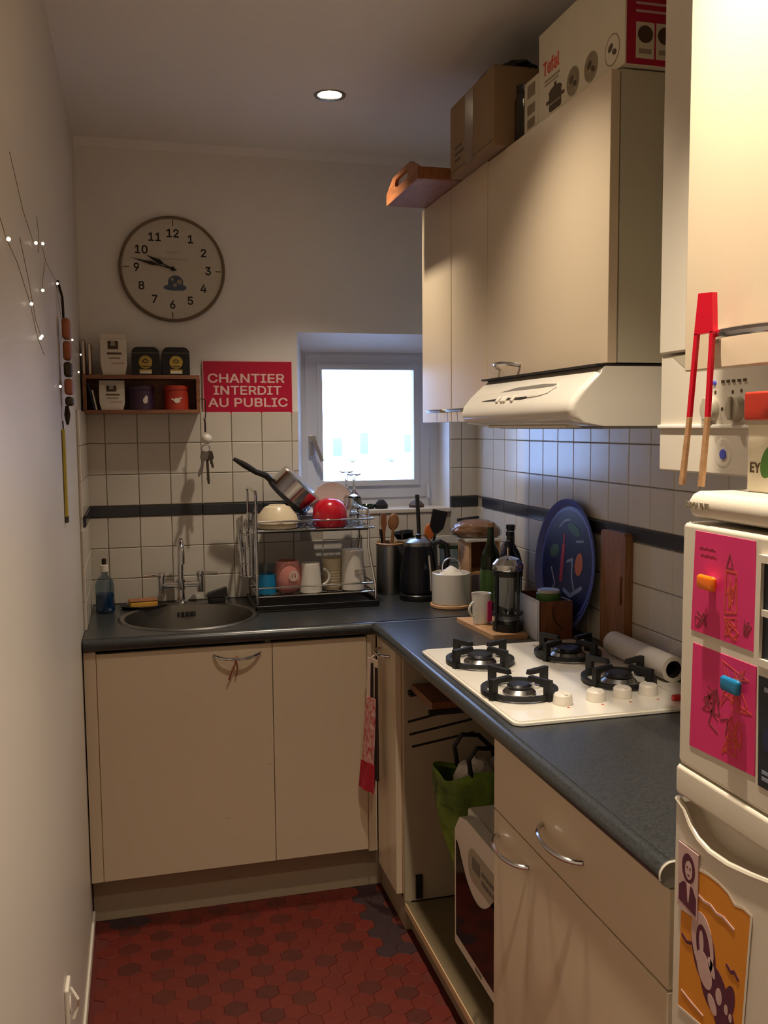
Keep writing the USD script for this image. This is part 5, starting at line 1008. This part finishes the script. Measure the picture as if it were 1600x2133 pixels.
# ================================================================ OVEN NICHE CONTENTS + TOWEL
sbz = single('stored_board', bx(.862, 1.20, 2.205, 2.385, .752, .772, .002), 'wood_box', 'brown board stored flat right under the worktop in the niche', 'board')
shb = thing('board_bracket', 'pair of thin dark battens carrying the board under the worktop', 'bracket', (1.0, 2.3, .74))
for y in (2.375,): part(shb, 'batten', bx(.855, 1.25, y, 2.399, .740, .7515), 'slot_dark')
part(shb, 'batten', bx(.855, 1.25, 2.20, 2.215, .740, .7515), 'slot_dark')
mw = thing('microwave', 'small white microwave with dark door and grey keypad in the niche under the hob', 'microwave', (1.05, 1.88, .149))
MX, my0, my1, mz0, mz1 = .880, 1.700, 2.085, .205, .548
part(mw, 'body', bx(MX+.032, 1.24, my0+.004, my1-.004, mz0+.004, mz1-.004, .006), 'white_plastic')
fr_ = Polygon([(-my1, mz0), (-my0, mz0), (-my0, mz1), (-2.0, mz1), (-2.05, mz1-.012), (-my1, mz1-.055)]).buffer(-.006).buffer(.006)
part(mw, 'front', on(extr(fr_, .030), (MX+.0315, 0, 0), 'left'), 'white_plastic')
win = Polygon([(-2.070, .232), (-1.715, .232)]+[(-y, min(.47, .38+.10*((y-1.93)/.14)**2)) for y in np.linspace(1.715, 2.070, 24)]).buffer(0)
part(mw, 'door_window', on(extr(win, .0022), (MX+.0015, 0, 0), 'left'), 'window_maroon', smooth=False)
part(mw, 'keypad', on(extr(rect(-1.985, -1.80, .420, .498, .034), .0022), (MX+.0015, 0, 0), 'left'), 'knob_grey', smooth=False)
part(mw, 'display', on(extr(rect(-1.955, -1.905, .452, .482, .004), .0008), (MX-.0007, 0, 0), 'left'), 'grey_plastic', smooth=False)
for i in range(4):
    for j in range(2): part(mw, 'key', on(bx(-.008, .008, -.005, .005, 0, .0018, .0008), (MX-.0007, 1.885-.021*i, .448+.020*j), 'left'), 'grey_plastic')
part(mw, 'badge', on(extr(rect(-1.94, -1.90, .214, .222), .001), (MX+.0015, 0, 0), 'left'), 'grey_plastic', smooth=False)
for y in (1.73, 2.05):
    for x in (.93, 1.20): part(mw, 'foot', cyl((x, y, .149), (x, y, mz0+.004), .013, n=14), 'black_plastic')
gb = thing('shopping_bag', 'green printed shopping bag with black handles behind the microwave', 'bag', (1.02, 2.20, .149))
bgp = []
n = 36
for k, (z, sx_, sy_) in enumerate([(.1495, .055, .075), (.156, .065, .085), (.30, .085, .105), (.45, .120, .112), (.55, .125, .100), (.585, .118, .090), (.572, .11, .082)]):
    ring = []
    for i in range(n):
        a = 2*math.pi*i/n; w = 1+.035*math.sin(5*a+k*1.3)+.02*math.sin(9*a-k); c_a, s_a = math.cos(a), math.sin(a)
        q = lambda v: math.copysign(abs(v)**.6, v)
        ring.append((1.030-.03*(z-.15)/.43+sx_*w*q(c_a), 2.222+sy_*w*q(s_a)*.72, z+(.010*math.sin(3*a) if k > 3 else 0)))
    bgp.append(ring)
V = np.vstack(bgp); Fc = []
for k in range(len(bgp)-1):
    for i in range(n):
        j = (i+1) % n; Fc += [[k*n+i, k*n+j, (k+1)*n+j], [k*n+i, (k+1)*n+j, (k+1)*n+i]]
for i in range(1, n-1): Fc.append([0, i+1, i])
part(gb, 'sack', TM(V, Fc), 'bag_print')
for y in (2.165, 2.275): part(gb, 'handle', tube([(.955, y, .575), (.945, y-.004, .63), (.965, y-.008, .66), (1.01, y-.010, .655), (1.05, y-.008, .615), (1.06, y, .570)], .0065, 8), 'black_plastic')
pb = thing('paper_bundle', 'crumpled white and grey papers sticking out of the green bag', 'papers', (1.0, 2.22, .52)); s = trimesh.creation.icosphere(2, 1.0); v = np.array(s.vertices); v *= (1+.6*(meshkit.fbm(v*3, 3)-.5))[:, None]; s.vertices = v*[.055, .042, .05]+[.985, 2.222, .56]; part(pb, 'sheet', s, 'paper_white', smooth=False)
s = trimesh.creation.icosphere(2, 1.0); v = np.array(s.vertices); v *= (1+.6*(meshkit.fbm(v*3+5, 3)-.5))[:, None]; s.vertices = v*[.05, .04, .045]+[1.055, 2.222, .565]; part(pb, 'dark_sheet', s, 'grey_plastic', smooth=False)
tw = thing('tea_towel', 'red and white printed tea towel hanging from the corner cabinet handle', 'tea towel', (.80, 2.53, .4))
def drape(u0, u1, b0, b1, z0, z1, off, seed, amp=.003):
    """hanging cloth in the slanting plane from the door corner out to the handle; u runs from the wall side to the room side"""
    A, B = np.array([.766, 2.598]), np.array([.806, 2.490]); dr_ = (B-A)/np.linalg.norm(B-A); nn = np.array([dr_[1], -dr_[0]]); nn = nn if nn[0] < 0 else -nn
    nu, nv = 14, 20; V = []
    for j in range(nv):
        t = j/(nv-1)
        for i in range(nu):
            u = i/(nu-1); w = (u0+(u1-u0)*u)*(1-t)+(b0+(b1-b0)*u)*t; p = A+(B-A)*w+nn*(off+amp*math.sin(u*9+seed+t*2)*(.35+.65*t))
            V.append((p[0], p[1], z0+(z1-z0)*t))
    V = np.array(V); V2 = V+np.array([nn[0], nn[1], 0])*-.002; Fc = []; N_ = nu*nv
    for j in range(nv-1):
        for i in range(nu-1):
            a, b, c, d = j*nu+i, j*nu+i+1, (j+1)*nu+i+1, (j+1)*nu+i; Fc += [[a, b, c], [a, c, d], [N_+a, N_+c, N_+b], [N_+a, N_+d, N_+c]]
    ed = [j*nu for j in range(nv)]+[(nv-1)*nu+i for i in range(1, nu)]+[j*nu+nu-1 for j in range(nv-2, -1, -1)]+[i for i in range(nu-2, 0, -1)]
    for p, q in zip(ed, ed[1:]+ed[:1]): Fc += [[p, N_+q, q], [p, N_+p, N_+q]]
    m = TM(np.vstack([V, V2]), Fc); m.fix_normals(); return m
part(tw, 'white_fold', drape(.38, .82, .30, .62, .812, .412, .0, 1.0), 'cloth_white')
part(tw, 'printed_panel', drape(.42, .80, .16, .72, .70, .505, .008, 2.2), 'cloth_print', 'red and white printed panel')
part(tw, 'red_panel', drape(.16, .72, .0, .70, .5045, .418, .008, 2.2), 'cloth_red', 'plain dark red lower panel')
part(tw, 'dark_strap', drape(.58, .66, .52, .66, .80, .52, .004, .5, .002), 'cloth_dark')
part(tw, 'dark_strap', drape(.74, .84, .70, .84, .79, .46, .003, .5, .002), 'cloth_dark')
part(tw, 'loop', tube(arc((.798, 2.535, .812), (1, 0, 0), (0, 0, 1), .0085, 0, 345, 14), .002, 6, True), 'cloth_white')
